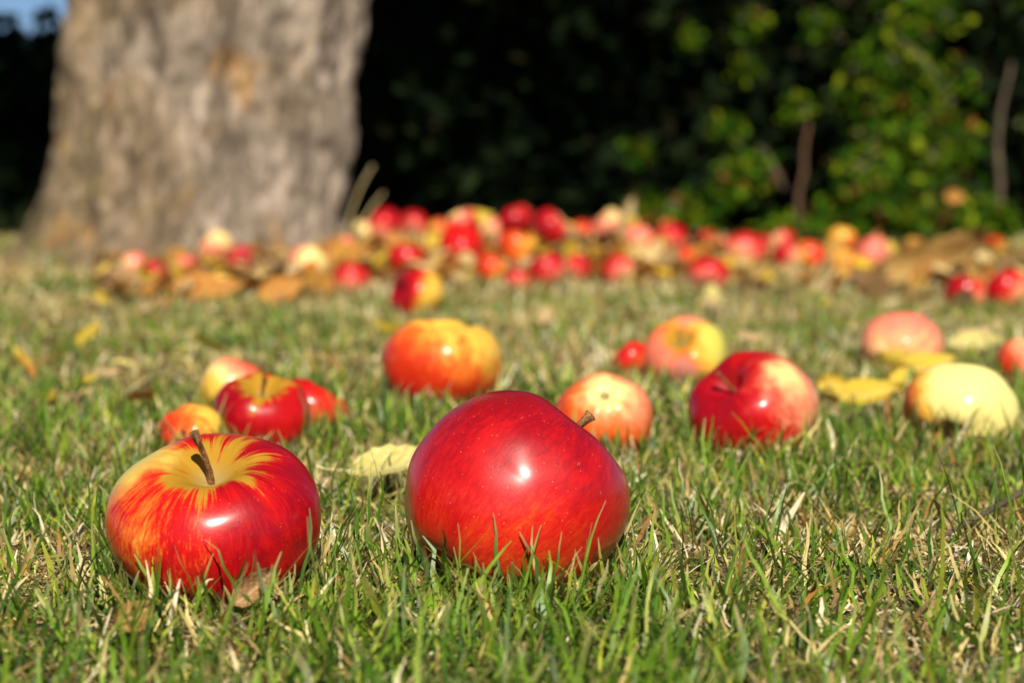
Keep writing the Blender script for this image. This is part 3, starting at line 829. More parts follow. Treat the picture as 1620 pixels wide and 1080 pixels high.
pile = [
    ('glossy deep red apple with stem hollow, most prominent of the pile', 731, 74, 428, 0, 'deep', (-.3, 0, -.3), (0.15, -.35, .9)),
    ('deep red shiny apple left of the most prominent one, touching the half yellow apple', 643, 60, 436, 0, 'deep', (0, 0, 1), (.1, .5, .7)),
    ('half red, half yellow apple lying alone in front of the pile', 660, 88, 500, 0, 'half', (-.9, -.1, .35), (-.8, -.5, .1)),
    ('yellow orange apple at the back left of the pile, beside the trunk', 610, 58, -388, .065, 'yellow', (-.5, .4, .6), (.2, .5, .7)),
    ('pinkish red apple on top of the pile at the back, right of the trunk', 653, 48, -357, .065, 'red', (0, .3, 1), (.2, .7, .5)),
    ('shiny orange yellow apple right of the most prominent red one', 820, 66, 428, 0, 'orange', (-.8, .1, .2), (.4, -.2, .8)),
    ('red orange apple with a pale underside, left front of the pile', 556, 62, 464, 0, 'red', (0, .2, .7), (.3, .5, .7)),
    ('cream yellow apple with red left shoulder in front of the trunk', 487, 64, 445, 0, 'pale', (-.8, .4, .6), (.5, .5, .6)),
    ('small red apple peeking out behind the cream yellow apple by the trunk', 509, 34, -384, .05, 'red', (0, 0, 1), (0, .5, .8)),
    ('orange red apple tucked between the most prominent apple and the front row', 778, 50, 449, 0, 'orange', (-.4, 0, .4), (.5, .3, .6)),
    ('small pinkish red apple at the front edge below the orange yellow one', 820, 46, 462, 0, 'red', (0, .3, .8), (.1, .6, .7)),
    ('red apple with a pale foot, front row right of the middle', 866, 60, 453, 0, 'red', (-.5, 0, .9), (-.3, .5, .7)),
    ('dull red apple in shade between its two brighter neighbours in the front row', 915, 46, 444, 0, 'red', (.5, 0, .4), (.5, .5, .5)),
    ('salmon apple in the second row above the front reds', 930, 52, -394, .065, 'pink', (.2, 0, -.6), (-.3, .5, .7)),
    ('small orange apple at the back, above the salmon apple', 922, 40, -368, .055, 'orange', (.2, 0, .3), (.3, .5, .7)),
    ('round red apple with pale shine, right end of the front row', 978, 52, 451, 0, 'red', (-.4, .3, .4), (-.2, .6, .6)),
    ('orange pink apple below the upright pointed brown leaf', 1008, 52, -380, .065, 'pink', (-.4, 0, .7), (.2, .6, .5)),
    ('red apple right of the upright pointed leaf, back row', 1061, 52, -378, .065, 'red', (.2, .2, .8), (-.2, .6, .6)),
    ('red apple with cream underside below the back row, right of the middle', 1040, 54, -405, .06, 'red', (.5, .2, .9), (.4, .5, .5)),
    ('small dark red apple at the back, left of the pink red one', 1118, 34, -381, .05, 'deep', (0, 0, 1), (.2, .6, .5)),
    ('large pink red apple at the right end of the pile', 1180, 70, 427, 0, 'red', (.4, .5, .7), (.2, .4, .8)),
    ('orange cream apple half hidden left of the large pink red one', 1143, 42, -396, .06, 'pale', (0, .2, .6), (.2, .6, .5)),
    ('red apple with pale foot in front of the pile, lower right', 1121, 68, 463, 0, 'red', (.1, .2, .9), (.1, .6, .5)),
    ('red orange apple alone between the pile and the curled brown leaf', 1280, 52, 432, 0, 'orange', (.5, 0, .2), (.3, .6, .5)),
    ('orange apple with red cheek left of the large curled leaf', 1336, 46, 436, 0, 'orange', (.3, 0, -.8), (-.3, .6, .5)),
    ('small red orange apple behind the large curled leaf at far right', 1572, 42, -395, .06, 'orange', (-.4, 0, .6), (-.3, .6, .5)),
    ('pinkish red apple at the foot of the trunk', 297, 44, 446, 0, 'pink', (.5, 0, .9), (-.2, .6, .6)),
    ('red apple left of the pinkish one at the foot of the trunk', 247, 44, 450, 0, 'red', (.3, 0, .6), (.3, .6, .5)),
    ('small bright yellow apple in front of the trunk', 352, 42, 468, 0, 'yellow', (0, 1, -.6), (.2, .6, .5)),
    ('small red apple in leaves in front of the trunk, left of the cream yellow apple', 425, 34, -424, .055, 'red', (0, 0, .6), (.2, .5, .5)),
    ('red apple lying at the left end of the front row, before the orange leaf litter', 588, 46, -432, .055, 'red', (-.3, 0, .6), (.5, .3, .5)),
    ('small salmon apple behind and right of the most prominent red apple', 778, 40, -364, .055, 'pink', (.2, .2, .2), (.2, .6, .5)),
    ('half hidden orange apple at the back left of the shiny orange yellow one', 695, 40, -366, .055, 'orange', (.2, .2, .2), (.2, .6, .5)),
    ('small red apple in the gap behind the front row reds', 893, 42, -402, .055, 'red', (.2, .2, .2), (.2, .6, .5)),
    ('salmon apple between the front row end and the back row', 962, 44, -386, .06, 'pink', (.2, .2, .4), (.4, .6, .5)),
    ('small cream apple low in the litter right of the front row', 1018, 40, -428, .05, 'pale', (.2, .2, .6), (.4, .6, .5)),
    ('small red apple half hidden at the back right of the large pink red one', 1212, 34, -388, .05, 'red', (.2, .2, .6), (.4, .6, .5)),
    ('small orange red apple between the cream yellow apple and the pile', 520, 40, -430, .055, 'orange', (.2, .2, .2), (.2, .6, .5)),
    ('small yellow apple at the left end of the back row', 575, 40, -368, .055, 'pale', (.2, .2, .2), (.2, .6, .5)),
]
TOPS = {0: 351, 1: 384, 2: 424, 5: 354, 6: 414, 7: 388, 11: 398, 15: 402, 20: 367, 22: 406, 23: 380, 26: 404, 27: 410, 28: 426}
for k, (lab, x, w, row, d, kind, bl, ax) in enumerate(pile):
    kw = dict(KIND[kind]); kw['blush'] = bl
    if row > 0: kw['yb'] = row
    else: kw['cy'] = -row; kw['d'] = d
    kw['top'] = TOPS.get(k)
    apple(lab, x, w, axis=ax, group=PG, detail=0, spin=k * 1.3, stem=(0.5, 0.035, (0.05, 0)) if k in (0, 5, 20) else None,
          shape=dict(H=0.80 + 0.1 * ((k * 7) % 5) / 5, lob=0.03), **kw)


# ------------------------------------------------------------------ fallen leaves
def leaf_material(name, a, b, vein, rough=0.6, seed=0.0, trans=0.2):
    t = NT(name)
    co = t.coord('Object')
    n = t.noise(t.vmath('ADD', co, (seed, 0, 0)), 3.5, 4, 0.6)
    n2 = t.noise(t.vmath('ADD', co, (seed, 4, 0)), 17, 3, 0.6)
    s = t.n.new('ShaderNodeSeparateXYZ'); t.put(s.inputs[0], co)
    c = t.ramp(n, [(0.3, a), (0.68, b)])
    c = t.mix(t.smooth(n2, 0.6, 0.72, 0, 0.6), c, tuple(x * 0.45 for x in a))
    # side veins run obliquely from the midrib
    vv = t.math('SUBTRACT', t.math('MULTIPLY', s.outputs[0], 1.0), t.math('MULTIPLY', t.math('ABSOLUTE', s.outputs[1]), 0.9))
    wv = t.math('ABSOLUTE', t.math('SUBTRACT', t.math('FRACT', t.math('MULTIPLY', vv, 8.0)), 0.5))
    c = t.mix(t.smooth(wv, 0.04, 0.12, 0.5, 0), c, vein)
    c = t.mix(t.smooth(t.math('ABSOLUTE', s.outputs[1]), 0.012, 0.03, 0.8, 0), c, vein)
    t.set(Base_Color=c, Roughness=rough)
    tr = t.n.new('ShaderNodeBsdfTranslucent'); t.t.links.new(c, tr.inputs['Color'])
    mx = t.n.new('ShaderNodeMixShader'); mx.inputs[0].default_value = trans
    t.t.links.new(t.b.outputs[0], mx.inputs[1]); t.t.links.new(tr.outputs[0], mx.inputs[2])
    t.t.links.new(mx.outputs[0], t.out.inputs['Surface'])
    t.bump(t.math('ADD', t.math('MULTIPLY', wv, 0.6), n2), 0.35, 0.03)
    return t.m


LM = {
    'brown': leaf_material('brown_leaf', (0.22, 0.105, 0.035), (0.42, 0.24, 0.09), (0.50, 0.33, 0.16), 0.7, 1),
    'tan': leaf_material('tan_leaf', (0.40, 0.25, 0.10), (0.60, 0.42, 0.20), (0.66, 0.5, 0.28), 0.7, 2),
    'yellow': leaf_material('yellow_leaf', (0.60, 0.36, 0.02), (0.72, 0.52, 0.03), (0.74, 0.6, 0.16), 0.5, 3),
    'orange': leaf_material('orange_leaf', (0.40, 0.13, 0.02), (0.60, 0.27, 0.03), (0.6, 0.36, 0.1), 0.6, 4),
    'golden': leaf_material('golden_brown_leaf', (0.30, 0.15, 0.035), (0.52, 0.31, 0.08), (0.55, 0.36, 0.13), 0.7, 8),
    'pale': leaf_material('pale_tan_leaf', (0.46, 0.33, 0.12), (0.62, 0.50, 0.22), (0.66, 0.56, 0.32), 0.6, 9),
    'lemon': leaf_material('lemon_leaf', (0.58, 0.48, 0.10), (0.70, 0.60, 0.20), (0.74, 0.66, 0.36), 0.55, 5),
}
LEAF_MESH = {}


def leaf_mesh(curl, fold, wave, seed, aspect=0.56, nu=14, nv=8, teeth=0.03):
    """leaf of unit length along x: pointed oval, toothed edge, folded at the midrib and curled, with a stalk"""
    key = (curl, fold, wave, seed, aspect)
    if key in LEAF_MESH: return LEAF_MESH[key]
    u = np.linspace(0, 1, nu); s = np.linspace(-1, 1, nv + 1)
    U, S = np.meshgrid(u, s, indexing='ij')
    wdt = aspect * 0.5 * (np.sin(math.pi * U ** 0.85) ** 0.8) * (1 - 0.25 * U) * 1.15
    wdt = wdt + 0.002 + teeth * 0.5 * np.abs(S) * np.where((np.arange(nu) % 2)[:, None] == 0, 1, -1) * np.sin(math.pi * U)
    y = S * wdt
    nz = vnoise(np.stack([U.ravel() * 3 + seed, S.ravel() * 1.5 + 5], 1), seed).reshape(U.shape) - 0.5
    # cross section rolled along an arc of angle fold
    a = y * fold / (aspect * 0.5)
    k = fold / (aspect * 0.5) if abs(fold) > 1e-3 else 1e-3
    yy = np.sin(a) / k; zz = (1 - np.cos(a)) / k + nz * wave + np.abs(y) * 0.12
    # lengthwise curl
    b = curl * (U - 0.3)
    x = (np.sin(b) / curl if abs(curl) > 1e-3 else U - 0.3) - np.sin(b) * zz * 0.9
    z = ((1 - np.cos(b)) / curl if abs(curl) > 1e-3 else 0 * U) + np.cos(b) * zz
    v = np.stack([x, yy, z], -1).reshape(-1, 3)
    n = nv + 1
    i = np.arange(nu - 1)[:, None] * n + np.arange(nv)[None]
    q = np.stack([i, i + n, i + n + 1, i + 1], -1).reshape(-1, 4)
    p0 = v[nv // 2]; p1 = v[n + nv // 2]
    d = (p0 - p1) / np.linalg.norm(p0 - p1)
    sv, sq, st = tube([p0 - d * 0.05 + (0, 0, -0.004), p0 + d * 0.1 + (0, 0, .004), p0 + d * 0.2 + (0, 0, .02), p0 + d * 0.28 + (0, 0, .05)], [0.012, 0.011, 0.010, 0.013], 5)
    b0 = len(v)
    me = mesh_np('fallen_leaf', np.concatenate([v, sv]), np.concatenate([q, sq + b0]), st + b0)
    LEAF_MESH[key] = me
    return me


def fallen_leaf(label, px, py, length, mat, rot, curl=0.9, fold=0.5, wave=0.08, seed=0, tilt=(0, 0), lift=0.006, depth=None, group=None, aspect=0.56):
    p = on_ground(px, py) if depth is None else at_depth(px, py, depth)
    o = link('fallen_leaf', leaf_mesh(curl, fold, wave, seed, aspect), LM[mat])
    o.location = (p.x, p.y, p.z + lift)
    o.rotation_euler = (R(tilt[0]), R(tilt[1]), R(rot))
    o.scale = (length,) * 3
    tag(o, label, 'leaf', group)
    return o


fallen_leaf('curled dry brown leaf in the grass below the streaked apple', 392, 1000, 0.021, 'brown', 25, 1.8, 1.5, 0.1, 1, (60, -35), 0.012)
fallen_leaf('blurred orange brown leaf lying in the grass at lower left', 200, 1050, 0.019, 'golden', 70, 1.0, 0.6, 0.1, 2, (45, -10), 0.012)
fallen_leaf('small dry leaf scrap at the right of the curled brown leaf', 440, 990, 0.010, 'tan', 100, 1.0, 0.8, 0.1, 2, (50, 10), 0.010)
fallen_leaf('pale yellow tan leaf leaning in the grass at the left side of the largest apple', 602, 800, 0.050, 'lemon', 14, 0.5, 0.35, 0.06, 3, (15, -8), 0.016, aspect=0.6)
fallen_leaf('bright yellow leaf with brown rim between the red and the pale yellow apples', 1352, 660, 0.045, 'yellow', 5, 1.3, 0.8, 0.14, 4, (40, 0), 0.012)
fallen_leaf('small bright yellow leaf touching the right side of the cream patched red apple', 1318, 655, 0.028, 'yellow', 120, 0.8, 0.6, 0.12, 2, (50, 10), 0.010)
fallen_leaf('bright yellow leaf at the foot of the pale pink apple', 1450, 612, 0.045, 'yellow', 20, 0.8, 0.5, 0.12, 5, (40, -8), 0.012)
fallen_leaf('crumpled bright yellow leaf standing just left of the pale yellow apple', 1405, 640, 0.034, 'yellow', 70, 1.6, 1.3, 0.2, 6, (60, -20), 0.014)
fallen_leaf('crumpled larger yellow leaf beside the small one right of the cream patched apple', 1312, 645, 0.030, 'yellow', -30, 1.5, 1.2, 0.2, 7, (55, 12), 0.014)
fallen_leaf('curled bright yellow leaf between the pale pink and pale yellow apples', 1425, 606, 0.036, 'yellow', 150, 1.4, 1.0, 0.18, 8, (50, 0), 0.014)
fallen_leaf('pale lemon leaf on the grass behind the pale yellow apple', 1528, 566, 0.05, 'lemon', -10, 0.7, 0.4, 0.08, 3, (30, 0), 0.010)
fallen_leaf('yellow leaf standing against the yellow topped apple', 690, 640, 0.030, 'yellow', 80, 0.5, 0.6, 0.08, 3, (80, -60), 0.014)
fallen_leaf('large curled brown leaf lying at the right before the bush', 1440, 455, 0.19, 'golden', 12, 1.5, 1.6, 0.30, 6, (48, -12), 0.020, aspect=0.42)
fallen_leaf('upright pointed tan leaf sticking out above the pile', 985, 352, 0.085, 'tan', 60, 0.8, 1.0, 0.06, 7, (70, -62), 0.0, depth=4.9, aspect=0.42)
fallen_leaf('tan leaf at the top of the pile, back middle', 822, 348, 0.06, 'tan', -30, 0.7, 0.7, 0.08, 2, (55, -20), 0.0, depth=4.9)
fallen_leaf('golden yellow leaf on top behind the most prominent red apple', 742, 348, 0.075, 'yellow', 10, 0.9, 0.7, 0.08, 4, (45, 0), 0.0, depth=4.6)
fallen_leaf('yellow leaf at the back of the pile, right of the tan top leaf', 882, 362, 0.07, 'yellow', 40, 0.8, 0.7, 0.08, 5, (50, 5), 0.0, depth=4.9)
fallen_leaf('cream tan elongated leaf in front of the trunk', 412, 462, 0.095, 'tan', 28, 0.5, 1.0, 0.06, 1, (45, -14), 0.014, aspect=0.4)
fallen_leaf('orange leaf leaning at the trunk foot, behind the pinkish red apple', 275, 415, 0.10, 'orange', 15, 0.8, 0.8, 0.08, 4, (55, 0), 0.02)
fallen_leaf('tan orange leaf leaning at the trunk foot, further right', 392, 412, 0.09, 'orange', -20, 0.8, 0.8, 0.08, 6, (60, 0), 0.03)
fallen_leaf('ochre leaf lying flat at the left front of the litter', 300, 478, 0.10, 'orange', 5, 0.6, 0.5, 0.08, 2, (35, 0), 0.012)
fallen_leaf('small bright yellow leaf alone on the grass at the right', 1303, 495, 0.026, 'yellow', 60, 0.5, 0.5, 0.08, 3, (55, 0), 0.010)
fallen_leaf('orange leaf hanging low in the green bush', 1503, 312, 0.06, 'orange', 30, 0.6, 0.5, 0.08, 3, (70, 0), 0.0, depth=5.5)
# litter: leaves nothing tells apart, spread under the tree
lit = np.random.default_rng(77)
vari = [(0.9, 0.5, 0.1, 1), (0.5, 0.7, 0.1, 2), (1.1, 0.6, 0.14, 6), (0.4, 0.3, 0.1, 4)]
kinds = ['brown', 'tan', 'orange', 'yellow', 'lemon']
WORD = {'brown': 'brown', 'tan': 'tan', 'orange': 'orange', 'yellow': 'yellow', 'lemon': 'pale yellow'}


NEAR = [(k[1], (k[3] if k[3] > 0 else -k[3] + 20), v) for k, v in zip(pile, (
    'glossy deep red apple', 'deep red shiny apple', 'half yellow apple', 'yellow orange apple by the trunk', 'pinkish red apple on top', 'shiny orange yellow apple',
    'red orange apple at the left front', 'cream yellow apple before the trunk', 'small red apple behind the cream one', 'orange red apple in the front row', 'small pinkish front apple',
    'pale footed red front apple', 'dull red front apple', 'salmon apple of the second row', 'small orange apple at the back', 'red apple ending the front row', 'orange pink apple under the upright leaf',
    'back row red apple', 'cream underside red apple', 'small dark red back apple', 'large pink red apple', 'orange cream apple', 'red apple low on the right', 'red orange apple lying alone',
    'red cheeked orange apple', 'small far right apple', 'pinkish red apple at the trunk', 'leftmost red apple at the trunk', 'small bright yellow apple', 'small red apple before the trunk'))]
NEAR += [(x_, y_, n_) for x_, y_, n_ in ((1527, 490, 'left of the two touching red apples'), (1592, 488, 'right of the two touching red apples'), (1427, 598, 'pale pink apple'),
         (1085, 616, 'bruised yellow green apple'), (700, 641, 'yellow topped apple'), (1440, 440, 'large curled brown leaf'), (180, 455, 'left end of the leaf litter by the trunk'), (1230, 450, 'gap between pile and large curled leaf'),
         (368, 660, 'cream apple with red shoulder'), (60, 560, 'middle of the open far grass at left'), (60, 680, 'grass left of the streaked front apple'), (220, 640, 'open grass left of the apple trio'))]


leaf_labels = set()


def litter(n, xr, yr, probs, size=(0.045, 0.085), lift=(0.004, 0.02), tl=28):
    for _ in range(n):
        px, py = lit.uniform(*xr), lit.uniform(*yr)
        if any(abs(px - a_[1]) < a_[2] * 0.5 and -4 < py - (a_[3] if a_[3] > 0 else -a_[3] + a_[2] * 0.5) < 15 for a_ in pile): continue
        if any(abs(px - pile[m_][1]) < pile[m_][2] * 0.75 and -8 < py - pile[m_][3] < 34 for m_ in (0, 1, 2, 5, 6, 7, 20, 26, 27, 28)): continue
        k = kinds[lit.choice(5, p=probs)]
        c = vari[lit.integers(0, 4)]
        L = lit.uniform(*size)
        near = min(NEAR, key=lambda a: (a[0] - px) ** 2 + 4 * (a[1] - py) ** 2)
        form = ('small ' if L < size[0] * 0.6 + size[1] * 0.4 else 'large ') + ('curled ' if c[0] > 0.8 else '')
        side = 'before' if py > near[1] + 9 else 'behind' if py < near[1] - 9 else 'left of' if px < near[0] else 'right of'
        lab = '%s%s leaf %s the %s' % (form, WORD[k], side, near[2])
        if lab in leaf_labels:
            rest = sorted(NEAR, key=lambda a: (a[0] - px) ** 2 + 4 * (a[1] - py) ** 2)
            for alt in rest[1:6]:
                lab2 = '%s%s leaf between the %s and the %s' % (form, WORD[k], near[2], alt[2])
                if lab2 not in leaf_labels and len(lab2.split()) <= 16:
                    lab = lab2; break
        leaf_labels.add(lab)
        fallen_leaf(lab, px, py, L, k, lit.uniform(0, 360), c[0], c[1], c[2], c[3],
                    (lit.normal(20, tl), lit.normal(0, 24)), lit.uniform(*lift), None, 'fallen leaves on the lawn')


KWORD = {'deep': 'deep red', 'red': 'red', 'pale': 'cream', 'yellow': 'yellow', 'orange': 'orange', 'pink': 'salmon', 'half': 'two coloured'}


def fill_apples(n, xr, yr, raise_, probs):
    done = 0
    for _ in range(3000):
        if done == n: break
        px, py = lit.uniform(*xr), lit.uniform(*yr)
        d = lit.uniform(0.045, 0.062)
        g = on_ground(px, py); w = F * d / g.y
        cy = py - w * 0.5 - lit.uniform(0, raise_)
        if any(abs(px - pile[m_][1]) < (pile[m_][2] + w) * 0.5 and py > pile[m_][3] - 8 for m_ in (0, 1, 2, 5, 7, 20)): continue
        if any(abs(px - a[0]) < (w + a[2]) * 0.36 and abs(cy - a[1]) < (w + a[2]) * 0.30 for a in taken): continue
        k = list(KIND)[lit.choice(7, p=probs)]
        near = min(NEAR, key=lambda a: (a[0] - px) ** 2 + 4 * (a[1] - py) ** 2)
        side = 'left of' if px < near[0] - 8 else 'right of' if px > near[0] + 8 else 'behind'
        kw = dict(KIND[k]); kw['blush'] = tuple(lit.normal(0, 1, 3) * (1, .4, 1))
        lab = '%s %s apple %s the %s' % ('small' if d < 0.058 else 'mid sized', KWORD[k], side, near[2])
        if lab in used_labels: lab = 'other ' + lab
        if lab in used_labels: continue
        used_labels.add(lab); taken.append((px, cy, w))
        apple(lab, px, w, cy=cy, d=d, axis=(lit.normal(0, .5), lit.normal(.3, .4), lit.normal(.6, .3)), spin=lit.uniform(0, 6), group=PG, detail=0,
              shape=dict(H=lit.uniform(.76, .9), lob=0.03),
              patches=[((lit.normal(0, .5), -1, lit.normal(0.2, .4)), lit.uniform(.2, .4), 'rot', 0.2)] if lit.uniform() < 0.2 else (), **kw)
        done += 1


taken = [(a[1], (a[3] - a[2] * 0.5 if a[3] > 0 else -a[3]), a[2]) for a in pile]
used_labels = set()
fill_apples(5, (210, 560), (425, 470), 4, [.1, .5, .05, .05, .05, .25, 0])
fill_apples(18, (570, 1070), (398, 446), 26, [.12, .5, .04, .04, .06, .24, 0])
fill_apples(6, (1060, 1400), (402, 440), 4, [.1, .5, .04, .04, .1, .22, 0])
litter(120, (150, 560), (404, 488), [.25, .2, .40, .11, .04], (0.035, 0.07), (0.006, 0.035))
litter(190, (545, 1060), (392, 450), [.25, .25, .32, .14, .04], (0.035, 0.065), (0.006, 0.055), 36)
litter(40, (1040, 1620), (405, 485), [.4, .38, .08, .07, .07])
litter(26, (0, 1620), (485, 590), [.15, .4, .1, .17, .18], (0.025, 0.045), (0.008, 0.018), 8)
litter(16, (0, 260), (500, 720), [.2, .4, .2, .08, .12], (0.02, 0.036), (0.008, 0.016), 8)

# carpet of crumpled old leaves under the windfalls
def leaf_carpet():
    g = np.random.default_rng(99)
    pts = []
    for x0, x1, y0, y1, n in ((190, 560, 398, 480, 900), (545, 1075, 388, 452, 2400), (1060, 1620, 398, 462, 650)):
        for _ in range(n):
            px, py = g.uniform(x0, x1), g.uniform(y0, y1)
            p = on_ground(px, py)
            if vnoise(np.array([[px / 40.0, py / 9.0]]), 8)[0] < 0.33: continue
            if math.hypot(p.x - TX, p.y - TY) < 0.3: continue
            if any(abs(p.x - c[0]) < r_ * 1.05 and -0.30 < p.y - c[1] < r_ for c, r_, _, _ in APPLES[16:]) and g.uniform() < 0.96: continue
            pts.append((p.x, p.y, p.z + g.uniform(0.006, 0.022)))
    P = np.array(pts); n = len(P)
    pal = np.array([[0.50, 0.26, 0.05], [0.36, 0.17, 0.035], [0.58, 0.42, 0.18], [0.25, 0.11, 0.03], [0.62, 0.42, 0.03], [0.46, 0.16, 0.025]])
    tint = pal[g.choice(6, n, p=[.24, .2, .2, .16, .1, .1])] * g.uniform(0.7, 1.25, (n, 1))
    v, q, t, cc = leaf_cloud(P, g.uniform(0.028, 0.055, n), tint, 0.9, 0.6, None, 0.45)
    o = link('leaf_litter', mesh_np('leaf_litter', v, q, t, True, cc), tint_material('old_leaf', 0.7, 0.2, 0.2, 0.4))
    tag(o, 'carpet of crumpled brown and orange leaves under the windfall apples', 'leaf litter', None, 'stuff')


leaf_carpet()

# ------------------------------------------------------------------ grass
grass_mat = tint_material('grass_blade', 0.42, 0.18, 0.35, 0.45)


def patch_dry(x, y):
    """0 green .. 1 dry straw, in patches, drier towards the tree"""
    a = fbm(np.stack([x * 5 + 40, y * 3.5 + 17], 1), 31, 3)
    b = fbm(np.stack([x * 26 + 9, y * 22 + 3], 1), 57, 2)
    far = np.clip((y - 1.3) / 2.2, 0, 1)
    return np.clip(0.45 + (a - 0.5) * 1.3 + (b - 0.5) * 1.3 + far * 0.42, 0.08, 0.97)


GREENS = np.array([[0.062, 0.140, 0.009], [0.115, 0.215, 0.012], [0.21, 0.31, 0.024], [0.028, 0.072, 0.006], [0.32, 0.35, 0.036]])
STRAWS = np.array([[0.60, 0.49, 0.21], [0.46, 0.355, 0.12], [0.74, 0.65, 0.42], [0.27, 0.18, 0.065], [0.38, 0.19, 0.05]])


def blades(x, y, L, wid, levels, lean, dry, curl=0.7, seed=0, z0=None):
    """x, y roots; L length; wid width; lean mean tilt from vertical (n,) in radians; dry 0/1 (n,)"""
    g = np.random.default_rng(seed)
    n = len(x)
    z = ground_z(x, y) - 0.002 if z0 is None else z0
    az = g.uniform(0, 2 * math.pi, n)
    hd = np.stack([np.cos(az), np.sin(az)], 1)
    t = np.linspace(0, 1, levels)
    th0 = lean; th1 = lean + np.abs(g.normal(0, 1, n)) * curl
    pos = np.zeros((n, levels, 3)); pos[:, 0, 0] = x; pos[:, 0, 1] = y; pos[:, 0, 2] = z
    kink = g.normal(0, 0.22, (n, levels))
    for k in range(1, levels):
        th = th0 + (th1 - th0) * t[k] + kink[:, k] * 0.5
        st = L / (levels - 1)
        side = kink[:, k] * 0.6
        pos[:, k, 0] = pos[:, k - 1, 0] + st * (np.sin(th) * hd[:, 0] - side * hd[:, 1])
        pos[:, k, 1] = pos[:, k - 1, 1] + st * (np.sin(th) * hd[:, 1] + side * hd[:, 0])
        pos[:, k, 2] = pos[:, k - 1, 2] + st * np.cos(th)
    gz = ground_z(pos[..., 0].ravel(), pos[..., 1].ravel()).reshape(n, levels)
    pos[:, 1:, 2] = np.maximum(pos[:, 1:, 2], gz[:, 1:] + 0.0015)
    # push blades out of the apples, drop those that would pass right through
    keep = np.ones(n, bool)
    for c, rad, RM, H in APPLES:
        near = np.where((np.abs(x - c[0]) < rad + 0.06) & (np.abs(y - c[1]) < rad + 0.06))[0]
        if not len(near): continue
        p = pos[near] - c
        loc = p @ RM                      # into the apple's axes
        sc_ = np.array([1.04, 1.04, H * 1.05]) * (rad + 0.0012)
        e = loc / sc_
        d = np.linalg.norm(e, axis=-1, keepdims=True)
        keep[near[d[..., 0].min(axis=1) < 0.80]] = False
        e = np.where(d < 1, e / np.maximum(d, 1e-6), e)
        p2 = (e * sc_) @ RM.T
        pos[near] = p2 + c
    pos, wid, az, dry, n = pos[keep], wid[keep], az[keep], dry[keep], int(keep.sum())
    w = wid[:, None] * (np.sin(np.linspace(0.9, math.pi - 0.12, levels)) ** 0.7)[None]
    tw = az + math.pi / 2 + g.normal(0, 0.5, n)
    sd = np.stack([np.cos(tw), np.sin(tw), g.normal(0, 0.25, n)], 1)[:, None, :]
    v = np.stack([pos - sd * w[..., None] / 2, pos + sd * w[..., None] / 2], 2)      # n, levels, 2, 3
    b = (np.arange(n) * levels * 2)[:, None, None] + (np.arange(levels - 1) * 2)[None, :, None]
    q = (b + np.array([0, 1, 3, 2])[None, None]).reshape(-1, 4)
    gc = GREENS[g.choice(5, n, p=[.3, .3, .16, .16, .08])] * g.uniform(0.75, 1.3, (n, 1))
    sc = STRAWS[g.choice(5, n, p=[.3, .28, .16, .18, .08])] * g.uniform(0.75, 1.2, (n, 1))
    cc = np.where(dry[:, None] > 0.5, sc, gc)
    cl = np.repeat(cc[:, None], levels, 1)
    # green blades: pale foot dulled for gap shade, some with a withered tip
    grn = (dry < 0.5)
    foot = np.clip(1 - t * 3, 0, 1)[None, :, None] * 0.55 * grn[:, None, None]
    cl = cl * (1 - foot) + np.array([0.19, 0.18, 0.06]) * foot
    tipd = (g.uniform(size=n) < 0.45) & grn
    tip = np.clip((t - 0.72) / 0.2, 0, 1)[None, :, None] * tipd[:, None, None] * 0.8
    cl = cl * (1 - tip) + np.array([0.42, 0.32, 0.16]) * tip
    cv = np.repeat(cl[:, :, None], 2, 2)
    return v.reshape(-1, 3), q, cv.reshape(-1, 3)


def scatter(n, y0, y1, margin, seed):
    g = np.random.default_rng(seed)
    # even per area in the widening field of view plus a margin to each side
    y = g.uniform(y0, y1, n * 3)
    hw = 0.222 * y + margin
    y = y[g.uniform(size=n * 3) < hw / hw.max()][:n]
    x = g.uniform(-1, 1, len(y)) * (0.222 * y + margin)
    # roots avoid the middle of the apples
    ok = np.ones(len(x), bool)
    for c, rad, RM, H in APPLES:
        ok &= (x - c[0]) ** 2 + (y - c[1]) ** 2 > (rad * 0.62) ** 2
    ok &= ((x - TX) ** 2 + (y - TY) ** 2) > 0.29 ** 2
    return x[ok], y[ok]


